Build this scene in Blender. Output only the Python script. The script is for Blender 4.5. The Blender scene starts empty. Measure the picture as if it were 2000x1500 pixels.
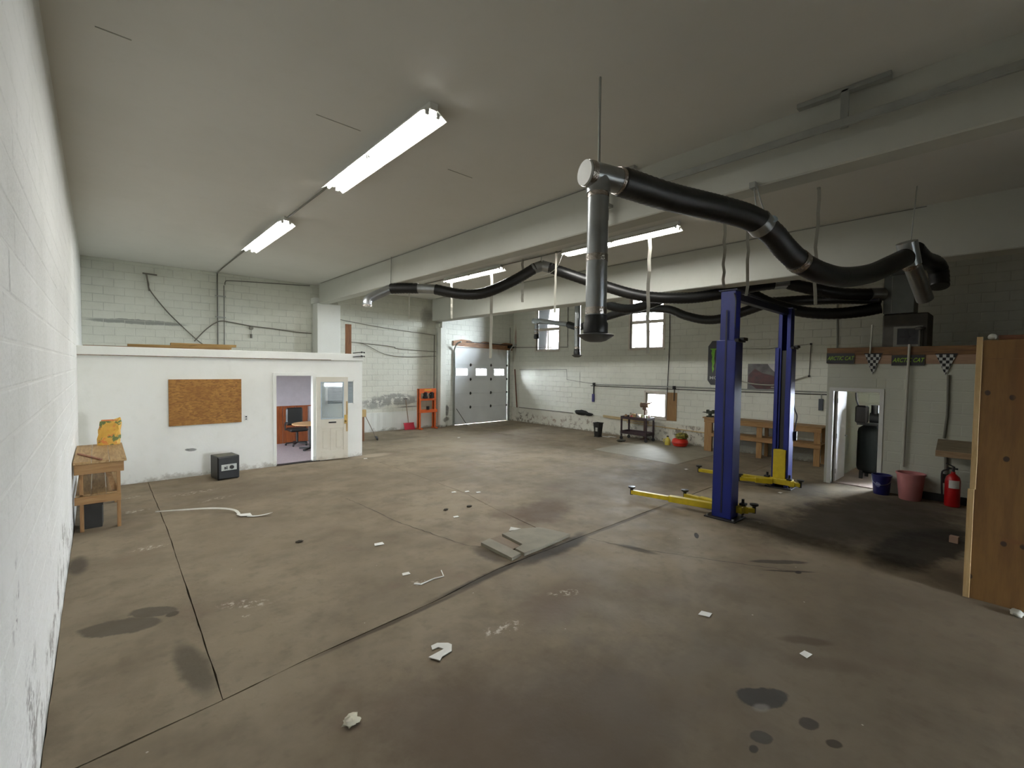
import bpy, bmesh, math, random
from mathutils import Vector, Matrix
random.seed(7)
sc = bpy.context.scene
COL = sc.collection

# ------------------------------------------------------------------ camera
F_PX, YAW, PITCH, ROLL, CAM_H = 890.37, math.radians(42.277), math.radians(2.0), math.radians(0.75), 2.35
cam_d = bpy.data.cameras.new('camera'); cam = bpy.data.objects.new('camera', cam_d); COL.objects.link(cam)
Fv = Vector((math.sin(YAW)*math.cos(PITCH), math.cos(YAW)*math.cos(PITCH), -math.sin(PITCH)))
R0 = Vector((math.cos(YAW), -math.sin(YAW), 0)); U0 = R0.cross(Fv)
Rv = math.cos(ROLL)*R0 + math.sin(ROLL)*U0; Uv = -math.sin(ROLL)*R0 + math.cos(ROLL)*U0
cam.matrix_world = Matrix(((Rv.x, Uv.x, -Fv.x, 0), (Rv.y, Uv.y, -Fv.y, 0), (Rv.z, Uv.z, -Fv.z, CAM_H), (0, 0, 0, 1)))
cam_d.sensor_width = 36.0; cam_d.lens = F_PX/2000*36; cam_d.clip_start = 0.05; cam_d.clip_end = 300
sc.camera = cam
def pix(p):
    d = Vector(p) - Vector((0, 0, CAM_H)); z = d.dot(Fv)
    if z < 0.1: return None
    return 1000 + F_PX*d.dot(Rv)/z, 750 - F_PX*d.dot(Uv)/z, z

# ------------------------------------------------------------------ light
SKY = 75.0            # overcast sky
TUBE = 70.0          # fluorescent tubes
EXPOSURE = 0.62
w = bpy.data.worlds.new('overcast_sky'); sc.world = w; w.use_nodes = True
bg = w.node_tree.nodes['Background']
bg.inputs['Color'].default_value = (0.90, 0.95, 1.0, 1); bg.inputs['Strength'].default_value = SKY
vs = sc.view_settings
vs.view_transform = 'Standard'; vs.look = 'None'; vs.exposure = EXPOSURE; vs.gamma = 1.0; vs.use_curve_mapping = False
sc.cycles.max_bounces = 6; sc.cycles.diffuse_bounces = 4; sc.cycles.glossy_bounces = 2; sc.cycles.use_adaptive_sampling = False; sc.cycles.transparent_max_bounces = 6; sc.cycles.use_light_tree = False; sc.cycles.caustics_reflective = False; sc.cycles.caustics_refractive = False
sc.cycles.sample_clamp_indirect = 3.0
def portal(name, loc, rot, sx, sy):
    d = bpy.data.lights.new(name, 'AREA'); d.shape = 'RECTANGLE'; d.size = sx; d.size_y = sy; d.energy = 1
    d.cycles.is_portal = True
    o = bpy.data.objects.new(name, d); COL.objects.link(o); o.location = loc; o.rotation_euler = rot
# ------------------------------------------------------------------ room numbers
XL, XR = -0.28, 13.83            # left wall, window wall
YB, YBK = -7.0, 15.39            # wall behind the camera, far wall
YG = 15.17                       # garage-door wall
H = 4.965
OY, OX, OZ = 11.46, 5.12, 2.64   # office front, office right end, office roof
UX, UY, UZ = 11.47, 2.66, 2.86   # utility room front, its far end, its roof
B1 = (5.26, 5.55, 4.33); B2 = (9.58, 10.05, 4.126)
for a in (('daylight_portal_a', (XR+.1, 13.07, 3.97), (0, math.pi/2, 0), 1.75, 1.27),
          ('daylight_portal_b', (XR+.1, 8.45, 3.96), (0, math.pi/2, 0), 1.79, 1.26),
          ('daylight_portal_c', (XR+.1, 8.05, 1.16), (0, math.pi/2, 0), .83, .73),
          ('daylight_portal_d', (XR+.1, 0.0, 1.52), (0, math.pi/2, 0), 1.55, 2.8),
          ('daylight_portal_f', (XL-.18, 13.3, 1.52), (0, -math.pi/2, 0), 1.15, 1.6),
          ('daylight_portal_e', (5.6, YB-.1, 1.35), (math.pi/2, 0, math.pi), 1.8, 2.5)):
    portal(*a)

# ------------------------------------------------------------------ helpers
def lin(c):
    f = lambda v: v/12.92 if v <= .04045 else ((v+.055)/1.055)**2.4
    return tuple(f(x/255) for x in c)
MATS = {}
def new_mat(name):
    m = bpy.data.materials.new(name); m.use_nodes = True; nt = m.node_tree
    return m, nt, nt.nodes['Principled BSDF']
def N(nt, t, **kw):
    n = nt.nodes.new(t)
    for k, v in kw.items(): setattr(n, k, v)
    return n
def mat(name, col, rough=.6, metal=0, var=.12, scale=6.0, bump=0.0, bscale=None, stretch=None, col2=None):
    """plain painted / metal / plastic material with noise variation"""
    if name in MATS: return MATS[name]
    m, nt, b = new_mat(name); L = nt.links
    b.inputs['Roughness'].default_value = rough; b.inputs['Metallic'].default_value = metal
    c = lin(col); d = lin(col2) if col2 else tuple(x*(1-var*2) for x in c)
    tc = N(nt, 'ShaderNodeTexCoord'); src = tc.outputs['Object']
    if stretch:
        mp = N(nt, 'ShaderNodeMapping'); mp.inputs['Scale'].default_value = stretch
        L.new(src, mp.inputs['Vector']); src = mp.outputs['Vector']
    n = N(nt, 'ShaderNodeTexNoise'); n.inputs['Scale'].default_value = scale; n.inputs['Detail'].default_value = 5
    L.new(src, n.inputs['Vector'])
    r = N(nt, 'ShaderNodeValToRGB'); r.color_ramp.elements[0].position = .3; r.color_ramp.elements[1].position = .7
    r.color_ramp.elements[0].color = (*d, 1); r.color_ramp.elements[1].color = (*c, 1)
    L.new(n.outputs['Fac'], r.inputs['Fac']); L.new(r.outputs['Color'], b.inputs['Base Color'])
    if bump:
        n2 = N(nt, 'ShaderNodeTexNoise'); n2.inputs['Scale'].default_value = bscale or scale*6; n2.inputs['Detail'].default_value = 4
        L.new(src, n2.inputs['Vector'])
        bp = N(nt, 'ShaderNodeBump'); bp.inputs['Strength'].default_value = bump; bp.inputs['Distance'].default_value = .01
        L.new(n2.outputs['Fac'], bp.inputs['Height']); L.new(bp.outputs['Normal'], b.inputs['Normal'])
    MATS[name] = m; return m
def wood(name, c1, c2, axis=0, scale=3.0, rough=.6):
    if name in MATS: return MATS[name]
    m, nt, b = new_mat(name); L = nt.links; b.inputs['Roughness'].default_value = rough
    tc = N(nt, 'ShaderNodeTexCoord'); mp = N(nt, 'ShaderNodeMapping')
    s = [9.0, 9.0, 9.0]; s[axis] = .8; mp.inputs['Scale'].default_value = s
    L.new(tc.outputs['Object'], mp.inputs['Vector'])
    n = N(nt, 'ShaderNodeTexNoise'); n.inputs['Scale'].default_value = scale; n.inputs['Detail'].default_value = 6; n.inputs['Distortion'].default_value = 1.2
    L.new(mp.outputs['Vector'], n.inputs['Vector'])
    r = N(nt, 'ShaderNodeValToRGB'); r.color_ramp.elements[0].position = .32; r.color_ramp.elements[1].position = .68
    r.color_ramp.elements[0].color = (*lin(c2), 1); r.color_ramp.elements[1].color = (*lin(c1), 1)
    L.new(n.outputs['Fac'], r.inputs['Fac']); L.new(r.outputs['Color'], b.inputs['Base Color'])
    MATS[name] = m; return m
def glass(name='window_glass', tint=(.95, .97, .98)):
    if name in MATS: return MATS[name]
    m, nt, b = new_mat(name); L = nt.links; nt.nodes.remove(b)
    t = N(nt, 'ShaderNodeBsdfTransparent'); t.inputs['Color'].default_value = (*tint, 1)
    g = N(nt, 'ShaderNodeBsdfGlossy'); g.inputs['Roughness'].default_value = .03
    f = N(nt, 'ShaderNodeFresnel'); f.inputs['IOR'].default_value = 1.45
    # dust on the pane
    d = N(nt, 'ShaderNodeBsdfDiffuse'); d.inputs['Color'].default_value = (.8, .82, .8, 1)
    x = N(nt, 'ShaderNodeMixShader'); L.new(f.outputs['Fac'], x.inputs['Fac']); L.new(t.outputs[0], x.inputs[1]); L.new(g.outputs[0], x.inputs[2])
    y = N(nt, 'ShaderNodeMixShader'); y.inputs['Fac'].default_value = .05; L.new(x.outputs[0], y.inputs[1]); L.new(d.outputs[0], y.inputs[2])
    L.new(y.outputs[0], nt.nodes['Material Output'].inputs['Surface'])
    MATS[name] = m; return m
def emit(name, col, s):
    if name in MATS: return MATS[name]
    m, nt, b = new_mat(name)
    b.inputs['Base Color'].default_value = (.9, .9, .9, 1)
    b.inputs['Emission Color'].default_value = (*col, 1); b.inputs['Emission Strength'].default_value = s
    MATS[name] = m; return m

class MB:
    """collects shapes into one mesh"""
    def __init__(self): self.v = []; self.f = []; self.sm = []
    def add(self, vs, fs, smooth=False):
        o = len(self.v); self.v += [tuple(x) for x in vs]
        self.f += [tuple(i+o for i in f) for f in fs]; self.sm += [smooth]*len(fs); return self
    def box(self, x0, x1, y0, y1, z0, z1, ch=0.0):
        x0, x1 = sorted((x0, x1)); y0, y1 = sorted((y0, y1)); z0, z1 = sorted((z0, z1))
        ch = min(ch, (x1-x0)*.45, (y1-y0)*.45, (z1-z0)*.45)
        if ch <= 0:
            vs = [(x, y, z) for z in (z0, z1) for y in (y0, y1) for x in (x0, x1)]
            return self.add(vs, [(0,2,3,1),(4,5,7,6),(0,1,5,4),(2,6,7,3),(0,4,6,2),(1,3,7,5)])
        vs = []; idx = {}
        for sx in (0, 1):
            for sy in (0, 1):
                for sz in (0, 1):
                    X = (x0, x1)[sx]; Y = (y0, y1)[sy]; Z = (z0, z1)[sz]
                    dx = ch*(1-2*sx); dy = ch*(1-2*sy); dz = ch*(1-2*sz)
                    for k, p in enumerate(((X, Y+dy, Z+dz), (X+dx, Y, Z+dz), (X+dx, Y+dy, Z))):
                        idx[sx, sy, sz, k] = len(vs); vs.append(p)
        fs = []
        g = lambda a, b, c, k: idx[a, b, c, k]
        for s in (0, 1):
            fs.append((g(s,0,0,0), g(s,1,0,0), g(s,1,1,0), g(s,0,1,0)))
            fs.append((g(0,s,0,1), g(1,s,0,1), g(1,s,1,1), g(0,s,1,1)))
            fs.append((g(0,0,s,2), g(1,0,s,2), g(1,1,s,2), g(0,1,s,2)))
        for a in (0, 1):
            for b in (0, 1):
                fs.append((g(a,b,0,0), g(a,b,1,0), g(a,b,1,1), g(a,b,0,1)))
                fs.append((g(a,0,b,0), g(a,1,b,0), g(a,1,b,2), g(a,0,b,2)))
                fs.append((g(0,a,b,1), g(1,a,b,1), g(1,a,b,2), g(0,a,b,2)))
                for c in (0, 1): fs.append((g(a,b,c,0), g(a,b,c,1), g(a,b,c,2)))
        return self.add(vs, fs)
    def bar(self, p, q, wx, wz, up=(0, 0, 1), ch=0.0):
        """box along p->q, width wx (sideways) and wz (up)"""
        p, q = Vector(p), Vector(q); d = (q-p); ln = d.length; d.normalize(); u = Vector(up)
        if abs(d.dot(u)) > .99: u = Vector((1, 0, 0))
        s = d.cross(u).normalized(); u = s.cross(d)
        t = MB(); t.box(-wx/2, wx/2, 0, ln, -wz/2, wz/2, ch)
        return self.add([p + s*a + d*b + u*c for a, b, c in t.v], t.f)
    def cyl(self, p, q, r, seg=16, r2=None, caps=True, smooth=True):
        p, q = Vector(p), Vector(q); d = (q-p).normalized(); r2 = r if r2 is None else r2
        u = Vector((0, 0, 1)) if abs(d.z) < .9 else Vector((1, 0, 0))
        s = d.cross(u).normalized(); u = s.cross(d)
        vs = []
        for c, rr in ((p, r), (q, r2)):
            for i in range(seg):
                a = 2*math.pi*i/seg; vs.append(c + s*(rr*math.cos(a)) + u*(rr*math.sin(a)))
        self.add(vs, [(i, (i+1) % seg, seg+(i+1) % seg, seg+i) for i in range(seg)], smooth)
        if caps: self.add(vs, [tuple(range(seg))[::-1], tuple(range(seg, 2*seg))])
        return self
    def tube(self, pts, r, seg=10, caps=True):
        """r: number or list per point"""
        pts = [Vector(p) for p in pts]; n = len(pts)
        rs = r if isinstance(r, (list, tuple)) else [r]*n
        vs = []; u = None
        for i, p in enumerate(pts):
            d = (pts[min(i+1, n-1)] - pts[max(i-1, 0)]).normalized()
            if u is None:
                u = Vector((0, 0, 1)) if abs(d.z) < .9 else Vector((1, 0, 0))
            u = (u - d*u.dot(d)).normalized(); s = d.cross(u)
            for k in range(seg):
                a = 2*math.pi*k/seg; vs.append(p + s*(rs[i]*math.cos(a)) + u*(rs[i]*math.sin(a)))
        fs = [(i*seg+k, i*seg+(k+1) % seg, (i+1)*seg+(k+1) % seg, (i+1)*seg+k) for i in range(n-1) for k in range(seg)]
        self.add(vs, fs, True)
        if caps: self.add(vs, [tuple(range(seg))[::-1], tuple(range((n-1)*seg, n*seg))])
        return self
    def lathe(self, c, prof, seg=24, smooth=True):
        """prof: list of (r, z)"""
        vs = [(c[0]+r*math.cos(2*math.pi*k/seg), c[1]+r*math.sin(2*math.pi*k/seg), c[2]+z) for r, z in prof for k in range(seg)]
        n = len(prof)
        self.add(vs, [(i*seg+k, i*seg+(k+1) % seg, (i+1)*seg+(k+1) % seg, (i+1)*seg+k) for i in range(n-1) for k in range(seg)], smooth)
        if prof[0][0] > 1e-4: self.add(vs, [tuple(range(seg))[::-1]])
        if prof[-1][0] > 1e-4: self.add(vs, [tuple(range((n-1)*seg, n*seg))])
        return self
    def prism(self, poly, axis, a, b):
        """poly in the two other axes (order x,y / x,z / y,z), extruded along axis from a to b"""
        def P(u, v, t):
            return {'X': (t, u, v), 'Y': (u, t, v), 'Z': (u, v, t)}[axis]
        n = len(poly)
        vs = [P(u, v, a) for u, v in poly] + [P(u, v, b) for u, v in poly]
        self.add(vs, [tuple(range(n)), tuple(range(n, 2*n))] + [(i, (i+1) % n, n+(i+1) % n, n+i) for i in range(n)])
        return self
    def sphere(self, c, rx, ry, rz, seg=16, rings=10, jit=0):
        prof = []
        vs = []
        for i in range(rings+1):
            t = math.pi*i/rings
            for k in range(seg):
                a = 2*math.pi*k/seg; j = 1+random.uniform(-jit, jit)
                vs.append((c[0]+rx*j*math.sin(t)*math.cos(a), c[1]+ry*j*math.sin(t)*math.sin(a), c[2]-rz*j*math.cos(t)))
        self.add(vs, [(i*seg+k, i*seg+(k+1) % seg, (i+1)*seg+(k+1) % seg, (i+1)*seg+k) for i in range(rings) for k in range(seg)], True)
        return self
    def xform(self, M):
        self.v = [tuple(M @ Vector(p)) for p in self.v]; return self
    def mesh(self, name):
        me = bpy.data.meshes.new(name); me.from_pydata(self.v, [], self.f); me.update()
        bm = bmesh.new(); bm.from_mesh(me); bmesh.ops.remove_doubles(bm, verts=bm.verts, dist=1e-6)
        bmesh.ops.recalc_face_normals(bm, faces=bm.faces); bm.to_mesh(me); bm.free()
        if any(self.sm):
            me.polygons.foreach_set('use_smooth', [True]*len(me.polygons))
            try: me.set_sharp_from_angle(angle=math.radians(40))
            except Exception: pass
        return me
    def build(self, name, m, parent=None):
        me = self.mesh(name); me.materials.append(m)
        o = bpy.data.objects.new(name, me); COL.objects.link(o)
        if parent is not None:
            o.parent = parent; o.matrix_parent_inverse = parent.matrix_world.inverted()
        return o
def tag(o, label, cat, group=None):
    o['label'] = label; o['category'] = cat
    if group: o['group'] = group
    return o
def thing(name, label, cat, loc, group=None):
    o = bpy.data.objects.new(name, None); o.empty_display_size = .1; o.location = loc
    o.matrix_world = Matrix.Translation(loc); COL.objects.link(o)
    return tag(o, label, cat, group)
def struct(o, label=None):
    o['kind'] = 'structure'
    if label: o['label'] = label
    return o
def part_copy(o, parent, M):
    c = o.copy(); COL.objects.link(c); c.parent = parent; c.matrix_parent_inverse = Matrix(); c.matrix_local = M; return c
def smooth_path(pts, n=8):
    P = [Vector(p) for p in pts]; out = []
    for i in range(len(P)-1):
        p0 = P[max(i-1, 0)]; p1 = P[i]; p2 = P[i+1]; p3 = P[min(i+2, len(P)-1)]
        for k in range(n):
            t = k/n
            out.append(.5*((2*p1)+(p2-p0)*t+(2*p0-5*p1+4*p2-p3)*t*t+(3*p1-p0-3*p2+p3)*t**3))
    out.append(P[-1]); return out
def text_mesh(s, size, name, m, parent, M, extrude=.002, sx=1.0, shear=0.0):
    cu = bpy.data.curves.new(name, 'FONT'); cu.body = s; cu.size = size; cu.align_x = 'CENTER'; cu.align_y = 'CENTER'
    cu.extrude = extrude; cu.shear = shear; cu.offset = size*.012
    t = bpy.data.objects.new(name+'_curve', cu); COL.objects.link(t)
    dg = bpy.context.evaluated_depsgraph_get(); dg.update()
    me = bpy.data.meshes.new_from_object(t.evaluated_get(dg)); me.name = name
    bpy.data.objects.remove(t)
    me.transform(M @ Matrix.Diagonal((sx, 1, 1, 1))); me.materials.clear(); me.materials.append(m)
    o = bpy.data.objects.new(name, me); COL.objects.link(o); o.parent = parent
    o.matrix_parent_inverse = parent.matrix_world.inverted(); return o

# ------------------------------------------------------------------ surface materials
def stain_stack(nt, col, stains, warp_amt=.25, warp_scale=3.0, detail=5, brk_scale=14):
    """mixes marks with shapes of their own over a colour; stains: (cx,cy,cz, rx,ry,rz, rot, colour, amount, soft)"""
    L = nt.links
    g = N(nt, 'ShaderNodeNewGeometry')
    nz = N(nt, 'ShaderNodeTexNoise'); nz.inputs['Scale'].default_value = warp_scale; nz.inputs['Detail'].default_value = detail; nz.inputs['Roughness'].default_value = .65
    L.new(g.outputs['Position'], nz.inputs['Vector'])
    sb = N(nt, 'ShaderNodeVectorMath', operation='SUBTRACT'); L.new(nz.outputs['Color'], sb.inputs[0]); sb.inputs[1].default_value = (.5, .5, .5)
    brk = None
    if any(s_[8] < 0 for s_ in stains):
        bn = N(nt, 'ShaderNodeTexNoise'); bn.inputs['Scale'].default_value = brk_scale; bn.inputs['Detail'].default_value = 4; bn.inputs['Roughness'].default_value = .7
        L.new(g.outputs['Position'], bn.inputs['Vector'])
        br = N(nt, 'ShaderNodeMapRange', interpolation_type='SMOOTHSTEP'); br.inputs['From Min'].default_value = .50; br.inputs['From Max'].default_value = .62
        L.new(bn.outputs['Fac'], br.inputs['Value']); brk = br.outputs[0]
    for (cx, cy, cz, rx, ry, rz, rot, c, amt, soft) in stains:
        broken = amt < 0; amt = abs(amt)
        w_ = min(x for x in (rx, ry, rz))*warp_amt*6
        sl = N(nt, 'ShaderNodeVectorMath', operation='SCALE'); L.new(sb.outputs[0], sl.inputs[0]); sl.inputs['Scale'].default_value = w_
        ad = N(nt, 'ShaderNodeVectorMath', operation='ADD'); L.new(g.outputs['Position'], ad.inputs[0]); L.new(sl.outputs[0], ad.inputs[1])
        mp = N(nt, 'ShaderNodeMapping', vector_type='TEXTURE')
        mp.inputs['Location'].default_value = (cx, cy, cz); mp.inputs['Rotation'].default_value = (0, 0, rot); mp.inputs['Scale'].default_value = (rx, ry, rz)
        L.new(ad.outputs[0], mp.inputs['Vector'])
        ln = N(nt, 'ShaderNodeVectorMath', operation='LENGTH'); L.new(mp.outputs[0], ln.inputs[0])
        mr = N(nt, 'ShaderNodeMapRange', interpolation_type='SMOOTHSTEP'); mr.inputs['From Min'].default_value = 1+soft; mr.inputs['From Max'].default_value = 1-soft
        mr.inputs['To Min'].default_value = 0; mr.inputs['To Max'].default_value = amt
        L.new(ln.outputs['Value'], mr.inputs['Value'])
        fac = mr.outputs[0]
        if broken:
            mb_ = N(nt, 'ShaderNodeMath', operation='MULTIPLY'); L.new(fac, mb_.inputs[0]); L.new(brk, mb_.inputs[1]); fac = mb_.outputs[0]
        mx = N(nt, 'ShaderNodeMix', data_type='RGBA'); L.new(fac, mx.inputs['Factor'])
        L.new(col, mx.inputs[6]); mx.inputs[7].default_value = (*lin(c), 1); col = mx.outputs[2]
    return col
def noise_fac(nt, src, scale, lo, hi, detail=4, rough=.6):
    n = N(nt, 'ShaderNodeTexNoise'); n.inputs['Scale'].default_value = scale; n.inputs['Detail'].default_value = detail; n.inputs['Roughness'].default_value = rough
    nt.links.new(src, n.inputs['Vector'])
    r = N(nt, 'ShaderNodeMapRange', interpolation_type='SMOOTHSTEP'); r.inputs['From Min'].default_value = lo; r.inputs['From Max'].default_value = hi
    nt.links.new(n.outputs['Fac'], r.inputs['Value']); return r.outputs[0]
def mixc(nt, fac, a, c, amt=1.0):
    L = nt.links
    mx = N(nt, 'ShaderNodeMix', data_type='RGBA')
    if amt != 1.0:
        mu = N(nt, 'ShaderNodeMath', operation='MULTIPLY'); L.new(fac, mu.inputs[0]); mu.inputs[1].default_value = amt; fac = mu.outputs[0]
    L.new(fac, mx.inputs['Factor']); L.new(a, mx.inputs[6])
    if isinstance(c, tuple): mx.inputs[7].default_value = (*lin(c), 1)
    else: L.new(c, mx.inputs[7])
    return mx.outputs[2]
def rgb(nt, c):
    n = N(nt, 'ShaderNodeRGB'); n.outputs[0].default_value = (*lin(c), 1); return n.outputs[0]
def wall_paint(name, base, second, grime=(120, 116, 104), grime_top=.5, grime_amt=.8, stains=(), rough=.75, bump=.25, mottle=.5, gscale=3.2):
    m, nt, b = new_mat(name); L = nt.links; b.inputs['Roughness'].default_value = rough
    g = N(nt, 'ShaderNodeNewGeometry'); P = g.outputs['Position']
    col = rgb(nt, base)
    col = mixc(nt, noise_fac(nt, P, .7, .4, .7), col, second, mottle)
    col = mixc(nt, noise_fac(nt, P, 5, .52, .75), col, second, mottle*.6)
    # soot streaks and grime that climbs unevenly from the floor
    sx = N(nt, 'ShaderNodeSeparateXYZ'); L.new(P, sx.inputs[0])
    hn = N(nt, 'ShaderNodeTexNoise'); hn.inputs['Scale'].default_value = gscale; hn.inputs['Detail'].default_value = 5; hn.inputs['Roughness'].default_value = .7; L.new(P, hn.inputs['Vector'])
    mu = N(nt, 'ShaderNodeMath', operation='MULTIPLY_ADD'); L.new(hn.outputs['Fac'], mu.inputs[0]); mu.inputs[1].default_value = -grime_top*2.4; L.new(sx.outputs['Z'], mu.inputs[2])
    mr = N(nt, 'ShaderNodeMapRange', interpolation_type='SMOOTHSTEP'); mr.inputs['From Min'].default_value = -grime_top*.75; mr.inputs['From Max'].default_value = -grime_top*1.35
    mr.inputs['To Min'].default_value = 0; mr.inputs['To Max'].default_value = 1; L.new(mu.outputs[0], mr.inputs['Value'])
    col = mixc(nt, mr.outputs[0], col, grime, grime_amt)
    if stains: col = stain_stack(nt, col, stains, brk_scale=4.5)
    L.new(col, b.inputs['Base Color'])
    n2 = N(nt, 'ShaderNodeTexNoise'); n2.inputs['Scale'].default_value = 28; n2.inputs['Detail'].default_value = 3; L.new(P, n2.inputs['Vector'])
    bp = N(nt, 'ShaderNodeBump'); bp.inputs['Strength'].default_value = bump; bp.inputs['Distance'].default_value = .012
    L.new(n2.outputs['Fac'], bp.inputs['Height']); L.new(bp.outputs['Normal'], b.inputs['Normal'])
    MATS[name] = m; return m
M_LEFT = wall_paint('painted_block_left', (232, 233, 230), (214, 216, 210), grime=(135, 132, 125), grime_top=.42, grime_amt=.75, bump=.5,
    stains=[(XL, 3.4, .62, 1, .22, .30, 0, (150, 148, 146), -.9, .5), (XL, 5.3, .35, 1, .5, .16, 0, (138, 134, 128), -.9, .5),
            (XL, 7.1, .25, 1, .45, .22, 0, (132, 128, 122), -.9, .5), (XL, 2.9, 1.25, 1, .1, .25, 0, (120, 112, 116), -.9, .5),
            (XL, 4.3, .22, 1, .9, .2, 0, (140, 136, 130), -.9, .5), (XL, 3.2, .35, 1, .6, .3, 0, (150, 146, 142), -.9, .5), (XL, 6.2, .5, 1, .7, .25, 0, (150, 148, 140), -.8, .5), (XL, 8.2, .3, 1, .5, .3, 0, (140, 136, 128), -.9, .5)])
M_BACK = wall_paint('painted_block_back', (220, 221, 209), (198, 198, 184), grime=(130, 126, 114), grime_top=.25, grime_amt=.4, bump=.35,
    stains=[(8.15, YBK, 1.12, 1.05, 1, .19, 0, (140, 140, 134), .85, .2), (7.25, YBK, .98, .5, 1, .16, 0, (140, 140, 134), .8, .3), (7.9, YBK, 1.05, 1.3, 1, .26, 0, (226, 226, 216), -.95, .5), (8.7, YBK, .84, .4, 1, .02, 0, (90, 90, 86), .8, .4),
            (.8, YBK, 3.42, 1.0, 1, .06, 0, (120, 122, 116), .75, .2), (9.5, YBK, 4.3, .25, 1, .35, 0, (105, 100, 90), .6, .5)])
M_GAR = wall_paint('painted_block_garage', (232, 234, 226), (214, 216, 206), grime=(112, 108, 96), grime_top=.22, grime_amt=.8, bump=.35,
    stains=[(10.28, YG, .62, .09, 1, .22, 0, (112, 110, 106), .9, .2), (10.2, YG, .28, .2, 1, .1, 0, (120, 118, 108), .8, .3)])
M_RIGHT = wall_paint('painted_block_right', (232, 233, 222), (214, 214, 202), grime=(150, 140, 120), grime_top=.3, grime_amt=.5, bump=.35,
    stains=[(XR, 15.0, 3.6, 1, .06, .5, 0, (150, 100, 80), .7, .5), (XR, 11.3, 2.0, 1, .02, .25, 0, (120, 116, 104), .6, .5)])
def joint(nm, c): return wall_paint('joint_'+nm, c, tuple(int(v*.80) for v in c), grime_top=.3, grime_amt=.5, bump=.1, mottle=.9)
J_LEFT, J_BACK, J_GAR, J_RIGHT = wall_paint('joint_left', (230, 231, 227), (220, 221, 216), grime=(135, 132, 125), grime_top=.42, grime_amt=.75, bump=.3), joint('back', (206, 207, 195)), joint('garage', (222, 224, 216)), joint('right', (220, 221, 209))
M_OFF = wall_paint('painted_board_office', (234, 236, 230), (220, 222, 214), grime=(150, 146, 132), grime_top=.27, grime_amt=.75, bump=.12,
    stains=[(1.42, OY, .56, .09, 1, .03, 0, (110, 112, 108), .85, .2), (1.35, OY, .57, .04, 1, .02, 0, (110, 112, 108), .85, .2)])
M_UTIL = wall_paint('painted_block_utility', (196, 198, 184), (184, 186, 172), grime=(140, 136, 120), grime_top=.15, grime_amt=.5, bump=.2)
XB = XR-.05
M_BASE = wall_paint('plaster_base', (222, 220, 208), (198, 194, 178), grime=(124, 116, 100), grime_top=.2, grime_amt=.8, bump=.5, gscale=9,
    stains=[(XB, 14.4, .22, 1, .8, .2, 0, (112, 104, 90), -.9, .5), (XB, 12.8, .2, 1, 1.2, .14, 0, (150, 116, 98), -.8, .5), (XB, 11.3, .3, 1, 1.0, .22, 0, (136, 122, 106), -.8, .5),
            (XB, 8.2, .25, 1, 1.4, .3, 0, (134, 132, 122), -.8, .5), (XB, 6.6, .35, 1, .9, .3, 0, (128, 120, 108), -.9, .5), (XB, 4.5, .25, 1, 1.6, .3, 0, (120, 120, 112), .75, .4)])
M_BEAM = wall_paint('painted_beam', (200, 201, 192), (186, 186, 176), grime_top=.01, grime_amt=0, bump=.06, mottle=.4)
M_CEIL = wall_paint('painted_ceiling', (222, 220, 213), (214, 212, 204), grime_top=.01, grime_amt=0, bump=.05, mottle=.5)

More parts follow.
